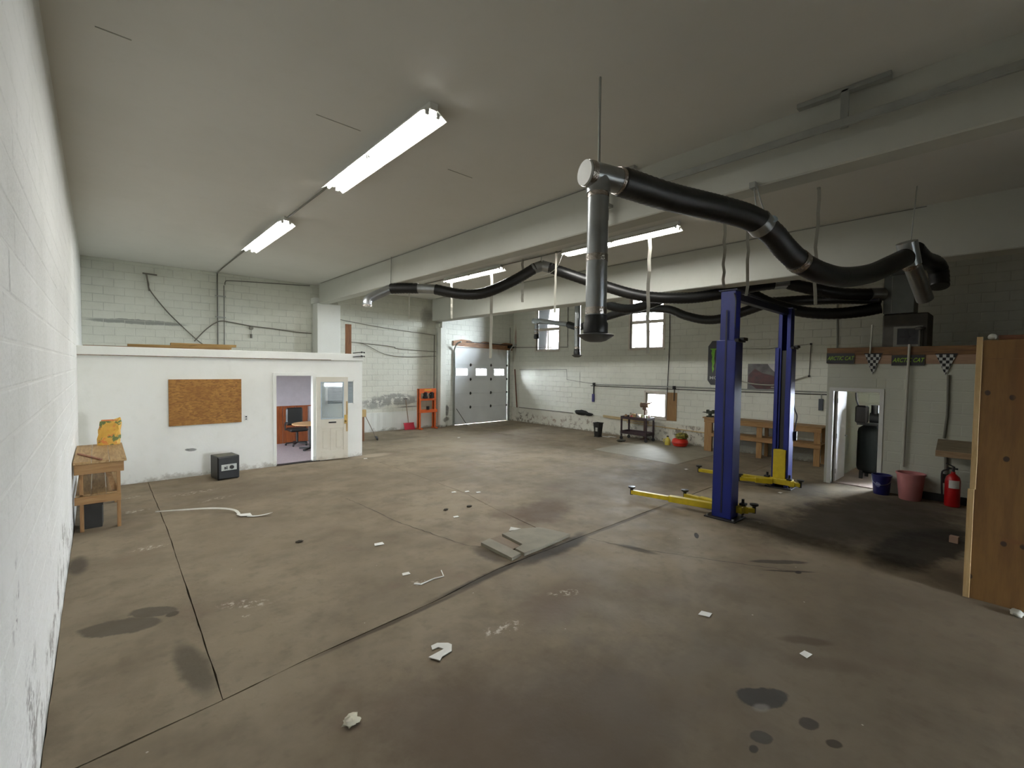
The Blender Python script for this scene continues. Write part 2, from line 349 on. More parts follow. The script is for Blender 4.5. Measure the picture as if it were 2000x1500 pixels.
def floor_mat(poly):
    bx0, bx1 = min(p[0] for p in poly), max(p[0] for p in poly); by0, by1 = min(p[1] for p in poly), max(p[1] for p in poly)
    m, nt, b = new_mat('stained_concrete'); L = nt.links
    g = N(nt, 'ShaderNodeNewGeometry'); P = g.outputs['Position']
    col = rgb(nt, (158, 149, 131))
    col = mixc(nt, noise_fac(nt, P, .55, .38, .68), col, (132, 124, 108), .9)
    col = mixc(nt, noise_fac(nt, P, 1.7, .45, .72), col, (118, 110, 96), .6)
    col = mixc(nt, noise_fac(nt, P, 1.1, .56, .75), col, (142, 126, 112), .7)
    col = mixc(nt, noise_fac(nt, P, 7, .5, .75), col, (120, 112, 98), .45)
    D = (52, 48, 42); G = (92, 84, 72); W = (226, 224, 214); S = (70, 68, 64)
    st = [ # worn areas, oil, wet marks, painted darkening of the near floor
        (9.2, 1.5, 0, 2.1, .85, 9, -.25, (54, 50, 45), .85, .35), (8.3, .75, 0, 1.3, .38, 9, -.2, (34, 32, 30), .9, .25), (8.0, 1.9, 0, 1.2, .35, 9, -.3, (70, 66, 58), .6, .5),
        (7.6, 2.75, 0, .55, .4, 9, .2, (62, 58, 52), .7, .5), (10.4, 2.8, 0, .6, .4, 9, 0, (62, 58, 52), .7, .5),
        (5.42, 5.15, 0, .75, .38, 9, .4, (98, 84, 72), .8, .45), (4.9, 5.4, 0, .35, .3, 9, 0, (108, 94, 80), .6, .5), (7.6, 5.6, 0, 1.5, 1.2, 9, .5, (112, 108, 100), .5, .6), (9.6, 5.2, 0, 1.2, .9, 9, 0, (96, 92, 84), .6, .6),
        (4.3, 3.93, 0, .62, .13, 9, .05, (46, 42, 38), .9, .5), (3.25, 3.92, 0, .8, .055, 9, .09, (58, 53, 46), .9, .5), (2.1, 3.77, 0, .8, .03, 9, .07, (74, 67, 57), .85, .5), (6.0, 3.98, 0, 1.3, .035, 9, .01, (84, 77, 66), .8, .6), (4.75, 3.95, 0, .4, .1, 9, .3, (62, 58, 52), .8, .5), (3.62, 4.35, 0, .12, .3, 9, 0, (70, 64, 56), .8, .5),
        (.12, 5.28, 0, .3, .14, 9, -.5, (94, 90, 80), .85, .12), (.36, 5.4, 0, .2, .1, 9, -.6, (94, 90, 80), .85, .12), (.49, 5.23, 0, .05, .05, 9, 0, (84, 80, 70), .9, .2),
        (.52, 4.2, 0, .1, .42, 9, .1, (92, 88, 78), .8, .35), (-.2, 7.2, 0, .09, .3, 9, 0, (64, 60, 56), .7, .4),
        (1.9, 2.0, 0, .42, .9, 9, .5, (104, 92, 82), .6, .4), (2.5, 1.8, 0, .5, .5, 9, 0, (92, 88, 78), .6, .5), (3.4, 3.05, 0, .6, .25, 9, .2, (116, 102, 90), .5, .6),
        (3.6, .9, 0, 2.6, 1.1, 9, -.5, (98, 91, 79), .6, .6), (2.1, 2.3, 0, 1.3, .7, 9, -.6, (108, 97, 85), .5, .6), (5.6, 1.2, 0, 1.6, .9, 9, -.6, (106, 98, 86), .5, .6),  # broad shade painted into the near floor, offsetting light from behind
        (3.52, 1.14, 0, .19, .105, 9, -.55, (66, 66, 64), .95, .08), (3.40, 1.11, 0, .06, .035, 9, -.5, (142, 140, 138), .7, .4), (3.48, .84, 0, .07, .05, 9, -.4, (68, 64, 60), .9, .12), (3.12, 1.01, 0, .07, .05, 9, -.7, (76, 74, 70), .9, .12), (3.42, .68, 0, .05, .035, 9, -.7, (64, 58, 48), .9, .15), (2.99, 1.01, 0, .035, .025, 9, 0, (68, 66, 62), .9, .2),
        (4.55, 1.15, 0, .2, .06, 9, -.9, (82, 74, 62), .7, .4), (4.3, .95, 0, .3, .1, 9, -.9, (96, 88, 76), .5, .5),
        (6.2, 1.87, 0, .34, .055, 9, -.75, (70, 66, 60), .9, .2), (6.0, 1.70, 0, .28, .022, 9, -.8, (64, 60, 52), .9, .3), (6.05, 1.62, 0, .05, .03, 9, 0, (44, 40, 36), .9, .3),
        (6.28, 2.96, 0, .12, .03, 9, .5, (42, 40, 36), .95, .2), (5.2, 3.25, 0, .06, .25, 9, .2, (72, 70, 64), .7, .4),
        (7.5, 13.4, 0, .5, .12, 9, 0, (112, 104, 92), .7, .4), (9.0, 11.5, 0, 2.2, 1.8, 9, 0, (164, 156, 140), .5, .6), (12.3, 7.0, 0, 1.2, 1.2, 9, 0, (172, 164, 146), .5, .5),
        (2.2, 9.5, 0, 1.2, .8, 9, .2, (118, 110, 96), .6, .6), (1.4, 7.2, 0, .9, .9, 9, .2, (140, 131, 114), .5, .6),
        # lime, paint and plaster splashes
        (.47, 7.32, 0, .16, .07, 9, 0, W, -.9, .6), (.42, 9.3, 0, .14, .08, 9, 0, W, -.9, .6), (.4, 10.3, 0, .12, .06, 9, .3, W, -.9, .6), (1.3, 10.0, 0, .3, .09, 9, .2, (196, 194, 184), -.9, .6), (1.5, 9.3, 0, .25, .06, 9, .3, (196, 194, 184), -.9, .6),
        (1.04, 5.0, 0, .2, .07, 9, -.6, W, -.9, .6), (.95, 4.75, 0, .06, .03, 9, 0, W, -.9, .6), (3.61, 3.08, 0, .16, .05, 9, -.5, W, -.9, .6), (2.56, 3.04, 0, .05, .06, 9, 0, W, -.9, .6), (2.7, 3.0, 0, .16, .06, 9, 0, W, -.9, .6), (2.55, 4.3, 0, .1, .06, 9, 0, W, -.9, .6),
        (5.3, 11.3, 0, .5, .2, 9, 0, (196, 186, 170), .6, .5)]
    st = [q for q in st if bx0-1.3*max(q[3:5]) < q[0] < bx1+1.3*max(q[3:5]) and by0-1.3*max(q[3:5]) < q[1] < by1+1.3*max(q[3:5])]
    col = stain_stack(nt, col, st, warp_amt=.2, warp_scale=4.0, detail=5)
    # scattered tiny white specks
    vo = N(nt, 'ShaderNodeTexVoronoi'); vo.inputs['Scale'].default_value = 4.5; L.new(P, vo.inputs['Vector'])
    lt = N(nt, 'ShaderNodeMath', operation='LESS_THAN'); L.new(vo.outputs['Distance'], lt.inputs[0]); lt.inputs[1].default_value = .035
    sp = N(nt, 'ShaderNodeSeparateColor'); L.new(vo.outputs['Color'], sp.inputs[0])
    gt = N(nt, 'ShaderNodeMath', operation='GREATER_THAN'); L.new(sp.outputs[0], gt.inputs[0]); gt.inputs[1].default_value = .82
    mu = N(nt, 'ShaderNodeMath', operation='MULTIPLY'); L.new(lt.outputs[0], mu.inputs[0]); L.new(gt.outputs[0], mu.inputs[1])
    col = mixc(nt, mu.outputs[0], col, (206, 204, 196), .8)
    ml = N(nt, 'ShaderNodeMix', data_type='RGBA', blend_type='MULTIPLY'); ml.inputs['Factor'].default_value = 1; L.new(col, ml.inputs[6]); ml.inputs[7].default_value = (.74, .685, .63, 1)
    L.new(ml.outputs[2], b.inputs['Base Color'])
    rr = N(nt, 'ShaderNodeMapRange'); L.new(noise_fac(nt, P, 2.0, .35, .7), rr.inputs['Value']); rr.inputs['To Min'].default_value = .68; rr.inputs['To Max'].default_value = .9
    L.new(rr.outputs[0], b.inputs['Roughness']); b.inputs['Specular IOR Level'].default_value = .22
    n2 = N(nt, 'ShaderNodeTexNoise'); n2.inputs['Scale'].default_value = 22; n2.inputs['Detail'].default_value = 4; L.new(P, n2.inputs['Vector'])
    bp = N(nt, 'ShaderNodeBump'); bp.inputs['Strength'].default_value = .22; bp.inputs['Distance'].default_value = .01
    L.new(n2.outputs['Fac'], bp.inputs['Height']); L.new(bp.outputs['Normal'], b.inputs['Normal'])
    return m
M_JOINT = mat('joint_dirt', (74, 66, 56), .9, var=.2, scale=9)
M_WHITE = mat('white_paint', (226, 227, 222), .5, var=.05)
M_GALV = mat('galvanised_steel', (176, 180, 182), .32, .9, var=.12, scale=5)
M_FOIL = mat('foil_tape', (196, 188, 180), .25, 1.0, var=.2, scale=30, bump=.8, bscale=40)
M_CONDUIT = mat('conduit_grey', (118, 116, 106), .5, 0, var=.1)
M_STRUT = mat('strut_steel', (164, 166, 160), .55, .05, var=.1)
M_HOSE = mat('black_rubber', (19, 19, 19), .42, 0, var=.2, scale=12)
M_CABLE = mat('cable_grey', (112, 107, 96), .6)
M_BLACK = mat('black_plastic', (24, 24, 25), .45, 0, var=.15)
M_BLUE = mat('lift_blue', (16, 34, 122), .38, .1, var=.12, scale=3)
M_BLUEDK = mat('lift_blue_dark', (30, 34, 62), .45, .2, var=.15, scale=3)
M_YEL = mat('lift_yellow', (200, 176, 30), .45, 0, var=.14, scale=8)
M_DARKSTEEL = mat('dark_steel', (44, 42, 42), .5, .5, var=.2)
M_PINE = wood('pine', (158, 123, 77), (132, 95, 54), axis=1)
M_PINEX = wood('pine_x', (158, 123, 77), (132, 95, 54), axis=0)
M_PINEZ = wood('pine_z', (158, 123, 77), (132, 95, 54), axis=2)
M_OLDWOOD = wood('old_plank', (134, 102, 62), (92, 66, 40), axis=0)
M_OLDZ = wood('old_plank_z', (126, 84, 48), (92, 58, 34), axis=2)
M_BROWNY = wood('brown_board', (128, 92, 52), (92, 62, 34), axis=1)
M_DOORW = wall_paint('cream_door_paint', (218, 214, 200), (204, 198, 180), grime=(170, 160, 136), grime_top=.25, grime_amt=.5, bump=.05)

# ------------------------------------------------------------------ the setting
def wall_mesh(axis, p0, p1, u0, u1, z0, z1, holes=()):
    """wall between planes p0 and p1 (X or Y), with rectangular holes (u0,u1,z0,z1)"""
    m = MB(); us = sorted({u0, u1, *[h for H_ in holes for h in H_[:2]]})
    for a, b in zip(us, us[1:]):
        zs = [(z0, z1)]
        for h in holes:
            if h[0] < (a+b)/2 < h[1]:
                nz = []
                for c, d in zs:
                    if h[2] > c: nz.append((c, min(d, h[2])))
                    if h[3] < d: nz.append((max(c, h[3]), d))
                zs = nz
        for c, d in zs:
            if d-c > 1e-4:
                m.box(*((p0, p1, a, b) if axis == 'X' else (a, b, p0, p1)), c, d)
    return m
def subtract(r, h):
    a, b, c, d = r
    if h[1] <= a or h[0] >= b or h[3] <= c or h[2] >= d: return [r]
    out = []
    if h[0] > a: out.append((a, h[0], c, d))
    if h[1] < b: out.append((h[1], b, c, d))
    x, y = max(a, h[0]), min(b, h[1])
    if h[2] > c: out.append((x, y, c, h[2]))
    if h[3] < d: out.append((x, y, h[3], d))
    return out
def block_faces(axis, s, du, dz, depth, ch=.011):
    """one painted block, centred: half sizes du, dz, proud by depth along the inward normal s"""
    o = [(-du, 0, -dz), (du, 0, -dz), (du, 0, dz), (-du, 0, dz)]
    i = [(-du+ch, depth, -dz+ch), (du-ch, depth, -dz+ch), (du-ch, depth, dz-ch), (-du+ch, depth, dz-ch)]
    vs = [((s*n, u, z) if axis == 'X' else (u, s*n, z)) for u, n, z in o+i]
    fs = [(4, 5, 6, 7)] + [(k, (k+1) % 4, 4+(k+1) % 4, 4+k) for k in range(4)]
    return vs, fs
def block_wall(wall, axis, plane, s, u0, u1, z0, z1, holes, m, hidden, n_parts=300, proud=.005):
    BH, BL, J = .2032, .4064, .0028
    rects = []; k = 0; z = z0
    while z < z1-.02:
        zt = min(z+BH, z1); u = u0 - (BL/2 if k % 2 else 0)
        while u < u1-.01:
            rs = [(max(u, u0), min(u+BL, u1), z, zt)]
            for h in holes: rs = [q for r in rs for q in subtract(r, h)]
            rects += [r for r in rs if r[1]-r[0] > .03 and r[3]-r[2] > .03]
            u += BL
        z = zt; k += 1
    def size(r):
        c = (plane, (r[0]+r[1])/2, (r[2]+r[3])/2) if axis == 'X' else ((r[0]+r[1])/2, plane, (r[2]+r[3])/2)
        q = pix(c)
        if q is None or not (-20 < q[0] < 2020 and -20 < q[1] < 1520) or hidden(c): return 0
        a = (plane, r[0], r[2]) if axis == 'X' else (r[0], plane, r[2]); b = (plane, r[1], r[3]) if axis == 'X' else (r[1], plane, r[3])
        pa, pb = pix(a), pix(b)
        if pa is None or pb is None: return 0
        return abs(pa[0]-pb[0])*abs(pa[1]-pb[1])
    rects.sort(key=lambda r: -size(r)); shared = {}; rest = MB()
    for n, r in enumerate(rects):
        du, dz = (r[1]-r[0])/2-J, (r[3]-r[2])/2-J; cu, cz = (r[0]+r[1])/2, (r[2]+r[3])/2
        d = proud+random.uniform(-.002, .002)
        c = Vector((plane, cu, cz) if axis == 'X' else (cu, plane, cz))
        if n < n_parts and size(r) > 0:
            key = (round(du, 3), round(dz, 3))
            if key not in shared:
                vs, fs = block_faces(axis, s, du, dz, proud); mb = MB(); mb.add(vs, fs)
                me = bpy.data.meshes.new('block'); me.from_pydata(mb.v, [], mb.f); me.materials.append(m); shared[key] = me
            o = bpy.data.objects.new('block', shared[key]); COL.objects.link(o); o.parent = wall
            nv = Vector((s, 0, 0) if axis == 'X' else (0, s, 0))
            o.location = c + nv*random.uniform(-.002, .001)
        else:
            vs, fs = block_faces(axis, s, du, dz, d); rest.add([Vector(v)+c for v in vs], fs)
    if rest.v:
        me = bpy.data.meshes.new('blockwork'); me.from_pydata(rest.v, [], rest.f); me.materials.append(m)
        o = bpy.data.objects.new('blockwork', me); COL.objects.link(o); o.parent = wall; o['kind'] = 'stuff'
WIN1 = (12.43, 13.70, 3.10, 4.85); WIN2 = (7.82, 9.08, 3.07, 4.86); WIN3 = (7.68, 8.41, .75, 1.58); WIN4 = (-1.40, 1.40, .75, 2.30)
GDOOR = (10.62, 13.55, 0.0, 3.22); BACKOPEN = (4.7, 6.5, .1, 2.6)
ODOOR = (3.04, 3.88, -1, 2.11); OWIN = (4.20, 4.89, 1.38, 1.97); UDOOR = (1.76, 2.55, -1, 1.97)

# floor: base with separate slabs
floor = struct(MB().box(XL-.3, XR+.3, YB-.3, YBK+.3, -.3, -.035).build('floor', M_JOINT), 'grey brown concrete garage floor')
def slab(poly, z=0.0):
    out = []; n = len(poly); cx = sum(p[0] for p in poly)/n; cy = sum(p[1] for p in poly)/n
    area = sum(poly[i][0]*poly[(i+1) % n][1]-poly[(i+1) % n][0]*poly[i][1] for i in range(n))
    sg = 1 if area > 0 else -1
    for i in range(n):
        a, b = Vector(poly[i]), Vector(poly[(i+1) % n]); d = b-a; ln = d.length; d.normalize(); nn = Vector((-d.y, d.x))*sg
        k = max(1, int(ln/.16))
        for t in range(k):
            f = t/k; p = a.lerp(b, f)
            out.append((p + nn*(.005+random.uniform(-.004, .004)))[:] if t else (p + nn*.005 - d*.0)[:])
    return MB().prism(out, 'Z', -.034, z).build('slab', floor_mat(poly), floor)
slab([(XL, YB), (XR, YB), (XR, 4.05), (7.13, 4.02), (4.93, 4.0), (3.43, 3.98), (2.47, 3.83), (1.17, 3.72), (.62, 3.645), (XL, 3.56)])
slab([(XL, 3.56), (.62, 3.645), (.65, 5.2), (.70, 8.1), (.71, YBK), (XL, YBK)], .0015)
slab([(.62, 3.645), (1.17, 3.72), (2.47, 3.83), (3.43, 3.98), (4.68, 4.0), (4.90, 5.86), (5.06, 6.88), (5.09, 7.86), (5.09, YBK), (.71, YBK), (.70, 8.1), (.65, 5.2)])
slab([(4.68, 4.0), (4.93, 4.0), (7.13, 4.02), (10.57, 4.04), (10.62, 5.6), (10.71, 8.2), (10.7, 8.6), (8.44, 8.36), (5.09, 7.86), (5.06, 6.88), (4.90, 5.86)], .001)
slab([(5.09, 7.86), (8.44, 8.36), (10.7, 8.6), (10.7, YBK), (5.09, YBK)])
slab([(10.57, 4.04), (XR, 4.05), (XR, 5.5), (10.62, 5.6)])
slab([(10.71, 8.2), (XR, 8.3), (XR, YBK), (10.7, YBK)])
pm = mat('pale_concrete', (146, 139, 122), .75, var=.1, scale=3, bump=.2)
pale = slab([(10.62, 5.6), (XR, 5.5), (XR, 8.3), (10.71, 8.2)], .004); pale.data.materials[0] = pm; pale['label'] = 'paler patch of newer concrete'
def crack(pts, wd):
    P = smooth_path([(x, y, 0) for x, y in pts], 8); m = MB(); L_, R_ = [], []
    for i, p in enumerate(P):
        d = (P[min(i+1, len(P)-1)]-P[max(i-1, 0)]).normalized(); nn = Vector((-d.y, d.x, 0)); k = wd*(random.uniform(.4, 1.1))*(1 if 0 < i < len(P)-1 else .2)
        j = nn*random.uniform(-.012, .012); L_.append(p+nn*k+j); R_.append(p-nn*k+j)
    vs = [(v.x, v.y, z) for z in (.0022, -.01) for v in L_+R_]; n = len(P)
    m.add(vs, [(i, i+1, n+i+1, n+i) for i in range(n-1)])
    return m.build('crack', M_JOINT, floor)
crack([(3.22, 7.9), (3.25, 7.62), (3.30, 6.9), (3.34, 6.17), (3.45, 5.5), (3.57, 4.84), (3.7, 4.6)], .006)
crack([(5.0, 3.95), (5.17, 3.37), (5.37, 2.93), (5.75, 2.2), (6.02, 1.72)], .007)
crack([(7.2, 7.6), (7.6, 6.9), (8.1, 6.6)], .006); crack([(9.3, 8.6), (9.6, 7.9), (9.9, 7.4)], .006)

ceiling = struct(MB().box(XL-.3, XR+.3, YB-.3, YBK+.3, H, H+.2).build('ceiling', M_CEIL), 'smooth grey painted ceiling')
m_seam = mat('ceiling_seam', (170, 168, 158), .8, var=.1)
for (x0, x1, y) in ((1.72, 2.2, 4.98), (3.46, 3.86, 5.12), (.02, .24, 4.9)):
    MB().box(x0, x1, y-.006, y+.006, H-.004, H).build('seam', m_seam, ceiling)
for b_, nm in ((B1, 'a'), (B2, 'b')):
    o = MB().box(b_[0], b_[1], YB, (14.99 if nm == 'a' else YG), b_[2], H+.02, ch=.015).build('ceiling_beam', M_BEAM)
    struct(o, 'white painted ceiling beam nearer the office' if nm == 'a' else 'white painted ceiling beam nearer the windows')
col_ = struct(MB().box(5.2, 5.94, 14.97, YBK, 0, 4.34, ch=.01).box(5.14, 5.6, 15.1, YBK, 4.34, 4.52).build('wall_column', M_OFF), 'white painted column under the beam end')

WIN7 = (12.5, 14.1, .95, 2.1)
wl = struct(wall_mesh('X', XL-.25, XL, YB-.3, YBK+.3, -.1, H, [WIN7]).build('wall_left', J_LEFT), 'white painted block wall beside the workbench')
block_wall(wl, 'X', XL, 1, YB, YBK, 0, H, [WIN7], M_LEFT, lambda c: c[1] > OY and c[2] < OZ, proud=.0025)
wb = struct(wall_mesh('Y', YBK, YBK+.3, XL-.3, 9.95, -.1, H).build('wall_back', J_BACK), 'white painted block wall behind the office')
block_wall(wb, 'Y', YBK, -1, XL, 9.93, 0, H, [(5.14, 6.0, 0, 4.52)], M_BACK, lambda c: (c[0] < OX+1.2 and c[2] < OZ))
wg = struct(wall_mesh('Y', YG, YG+.55, 9.93, XR+.3, -.1, H, [(GDOOR[0], GDOOR[1], -1, GDOOR[3])]).build('wall_garage', J_GAR), 'white painted block wall around the garage door')
block_wall(wg, 'Y', YG, -1, 9.93, XR, 0, H, [GDOOR], M_GAR, lambda c: False)
struct(MB().box(9.86, 10.12, 14.98, YG+.02, 0, 3.88, ch=.008).box(9.95, 10.12, 15.04, YG+.02, 3.88, B2[2], ch=.008).box(9.88, 9.96, YG-.01, YBK, 3.88, 4.06).build('wall_pilaster', M_GAR), 'white block pilaster beside the garage door')
wr = struct(wall_mesh('X', XR, XR+.3, YB-.3, YBK+.3, -.1, H, [WIN1, WIN2, WIN3, WIN4]).build('wall_right', J_RIGHT), 'white painted block wall with the windows')
block_wall(wr, 'X', XR, -1, YB, YG, 0, H, [WIN1, WIN2, WIN3, WIN4, (YB, 1.6, 0, UZ)], M_RIGHT, lambda c: c[1] < UY and c[2] < UZ+.1 or c[2] < .6)
wbh = struct(wall_mesh('Y', YB-.25, YB, XL-.3, XR+.3, -.1, H, [BACKOPEN]).build('wall_behind', M_GAR), 'white painted wall behind the viewer')
m = MB(); P_ = []
for i in range(80):
    y = UY + (YG-UY)*i/79; P_.append((XR-.05+random.uniform(-.014, .01), y))
poly = P_ + [(XR, YG), (XR, UY)]
struct(MB().prism([(x, y) for x, y in poly], 'Z', 0, .60).build('baseboard_right', M_BASE), 'flaking plaster base under the windows')
P_ = [(OX+ (9.93-OX)*i/40, YBK-.05+random.uniform(-.006, .006)) for i in range(41)]
struct(MB().prism([(OX, YBK)]+P_+[(9.93, YBK)], 'Z', 0, .68).build('baseboard_back', M_OFF), 'smooth white wall base behind the shovel')

# office box
wo = struct(wall_mesh('Y', OY, OY+.12, XL, OX, 0, 2.5, [ODOOR, OWIN]).build('wall_office', M_OFF), 'white painted office partition wall')
struct(wall_mesh('X', OX-.12, OX, OY+.12, YBK, 0, 2.5).build('wall_office_side', M_OFF), 'white painted office end wall')
struct(MB().box(XL, OX, OY+.02, YBK, 2.5, 2.63).build('office_roof', M_OFF), 'flat roof deck of the office')
fas = struct(MB().box(XL, OX+.01, OY-.035, OY+.02, 2.485, 2.66, ch=.006).build('trim_1', M_OFF), 'white fascia board along the office roof')
MB().box(XL, 4.3, OY-.042, OY-.035, 2.485, 2.50).build('batten', mat('worn_paint', (150, 128, 108), .8, var=.3, scale=20), fas)
M_LAV = mat('lavender_paint', (190, 182, 188), .7, var=.05)
struct(MB().box(XL, OX-.12, 14.6, 14.66, 0, 2.5).build('wall_office_back', M_LAV), 'lavender painted wall inside the office')
pan = bpy.data.objects['wall_office_back']
for i in range(14):
    x = XL+.02+i*.36
    if x+.35 < OX-.12: MB().box(x, x+.352, 14.585, 14.6, .0, 1.11, ch=.004).build('panel', wood('red_panelling', (150, 78, 30), (112, 52, 20), axis=2), pan)
MB().box(XL, OX-.12, 14.575, 14.6, 1.10, 1.13, ch=.004).build('panel_rail', wood('red_panelling', (150, 78, 30), (112, 52, 20)), pan)
struct(MB().box(XL+.01, OX-.13, OY+.02, 14.58, 0.002, .012).build('office_carpet', mat('mauve_carpet', (150, 136, 140), .95, var=.1, scale=30)), 'mauve carpet inside the office')
# utility room box
wu = struct(wall_mesh('X', UX, UX+.12, YB, UY, 0, 2.74, [UDOOR]).build('wall_utility', M_UTIL), 'white painted utility room wall')
block_wall(wu, 'X', UX, -1, .2, UY, 0, 2.52, [(UDOOR[0]-.08, UDOOR[1]+.08, -1, UDOOR[3]+.08)], M_UTIL, lambda c: False, proud=.003)
struct(wall_mesh('Y', UY-.12, UY, UX+.12, XR, 0, 2.74).build('wall_utility_side', M_UTIL), 'utility room side wall facing the windows')
struct(MB().box(UX, XR, YB, UY, 2.74, UZ-.005).build('utility_roof', M_OLDWOOD), 'flat plywood roof of the utility room')
struct(MB().box(UX-.03, UX+.001, YB, UY+.02, 2.70, UZ, ch=.004).build('trim_2', M_BROWNY), 'brown board along the utility room roof')
struct(MB().box(UX-.018, UX+.001, YB, UY+.01, 2.53, 2.70, ch=.003).build('trim_3', wood('pinkish_board', (168, 138, 112), (146, 116, 92), axis=1)), 'faded pinkish board above the utility door')
struct(MB().box(UX+.12, XR, YB, UY-.12, .002, .015).build('utility_floor', mat('pink_linoleum', (184, 166, 156), .6, var=.08, scale=4)), 'pinkish floor inside the utility room')
# door frames
def door_frame(name, lab, axis, p0, p1, h, m, w_=.07, back=.13):
    t = MB()
    u0, u1, z1 = h[0], h[1], h[3]
    for a, b, c, d in ((u0-w_, u0+.012, 0, z1+w_), (u1-.012, u1+w_, 0, z1+w_), (u0, u1, z1-.012, z1+w_)):
        if axis == 'Y': t.box(a, b, p0-.018, p0+back, c, d, ch=.004)
        else: t.box(p0-.018, p0+back, a, b, c, d, ch=.004)
    return struct(t.build(name, m), lab)
door_frame('trim_4', 'white frame of the office doorway', 'Y', OY, 0, ODOOR, M_OFF, .06)
door_frame('trim_5', 'white frame of the utility doorway', 'X', UX, 0, UDOOR, M_WHITE, .06)
struct(MB().box(ODOOR[0], ODOOR[1]+.15, OY-.03, OY+.12, 0.002, .018).build('trim_6', M_DARKSTEEL), 'dark door sill of the office')

# windows on the right wall
def window(name, lab, hole, transom=None, mull=None, fm=M_WHITE, w_=.07, xo=XR):
    y0, y1, z0, z1 = hole
    f = MB()
    for a, b, c, d in ((y0, y0+w_, z0, z1), (y1-w_, y1, z0, z1), (y0, y1, z0, z0+w_), (y0, y1, z1-w_, z1)):
        f.box(xo+.03, xo+.13, a, b, c, d, ch=.005)
    o = struct(f.build(name, fm), lab)
    rows = [z0+w_, z1-w_] if transom is None else [z0+w_, transom, z1-w_]
    if transom: MB().box(xo+.04, xo+.12, y0+w_*.5, y1-w_*.5, transom-.055, transom+.055, ch=.005).build('transom', fm, o)
    cols = [y0+w_, y1-w_] if mull is None else [y0+w_, mull, y1-w_]
    for r0, r1 in zip(rows, rows[1:]):
        if mull and not (name == 'window_1' and r0 > 3.9): MB().box(xo+.05, xo+.11, mull-.032, mull+.032, r0, r1, ch=.004).build('mullion', fm, o)
        for c0, c1 in (zip(cols, cols[1:]) if not (name == 'window_1' and r0 > 3.9) else [(cols[0], cols[-1])]):
            MB().box(xo+.075, xo+.081, c0-.01, c1+.01, r0-.01, r1+.01).build('pane', glass(), o)
    MB().box(xo-.05, xo+.1, y0-.06, y1+.06, z0-.05, z0, ch=.006).build('sill', fm, o)
    for a, b, c, d in ((y0-.07, y0, z0-.05, z1+.05), (y1, y1+.07, z0-.05, z1+.05), (y0-.07, y1+.07, z1, min(z1+.07, H))):
        MB().box(xo-.018, xo+.03, a, b, c, d, ch=.004).build('casing', fm, o)
    return o
M_CAS = mat('cream_casing', (226, 218, 206), .6, var=.08)
window('window_1', 'tall white framed window nearest the garage door', WIN1, 3.98, 13.08, M_CAS, .05)
window('window_2', 'tall white framed window above the tool cart', WIN2, 3.99, 8.43, M_CAS, .05)
w3 = window('window_3', 'small low window behind the tool cart', WIN3, None, None, M_CAS, .05)
MB().box(XR-.022, XR-.002, 7.28, 7.62, .70, 1.62, ch=.003).build('plywood_panel', M_PINEZ, w3)
window('added_window_4', 'unseen window added to light the utility room', WIN4, None, 0.0, M_WHITE, .06)  # out of view, added so daylight brightens the utility room
t7 = MB()
for a, b, c, d in ((12.5, 12.56, .95, 2.1), (14.04, 14.1, .95, 2.1), (12.5, 14.1, .95, 1.01), (12.5, 14.1, 2.04, 2.1), (13.27, 13.33, .95, 2.1)): t7.box(XL-.13, XL-.05, a, b, c, d)
w7 = struct(t7.build('added_window_7', M_WHITE), 'unseen window added to light the office')  # out of view, added so daylight brightens the office interior
for a, b in ((12.55, 13.28), (13.32, 14.05)): MB().box(XL-.095, XL-.089, a, b, 1.0, 2.05).build('pane', glass(), w7)
bo = MB()
x0, x1, z0, z1 = BACKOPEN
for a, b, c, d in ((x0, x0+.06, z0, z1), (x1-.06, x1, z0, z1), (x0, x1, z0, z0+.06), (x0, x1, z1-.06, z1), (x0+.57, x0+.63, z0, z1), (x0+1.17, x0+1.23, z0, z1), (x0, x1, 2.0, 2.06)):
    bo.box(a, b, YB-.15, YB-.08, c, d)
bo_ = struct(bo.build('added_window_5', M_WHITE), 'unseen window added behind the viewer for daylight')  # added opening out of view, sized for the daylight it lets in
for i in range(3):
    for zz in ((z0+.05, 2.01), (2.05, z1-.05)):
        MB().box(x0+.05+i*.58, x0+.6+i*.58, YB-.12, YB-.114, zz[0], zz[1]).build('pane', glass(), bo_)
# outside: pale ground, a low house and a bare tree that the windows look at
struct(MB().box(-30, 60, -40, 60, -.5, -.32).build('outside_ground', mat('pale_gravel', (176, 174, 168), .9, var=.1, scale=2)), 'pale ground outside')

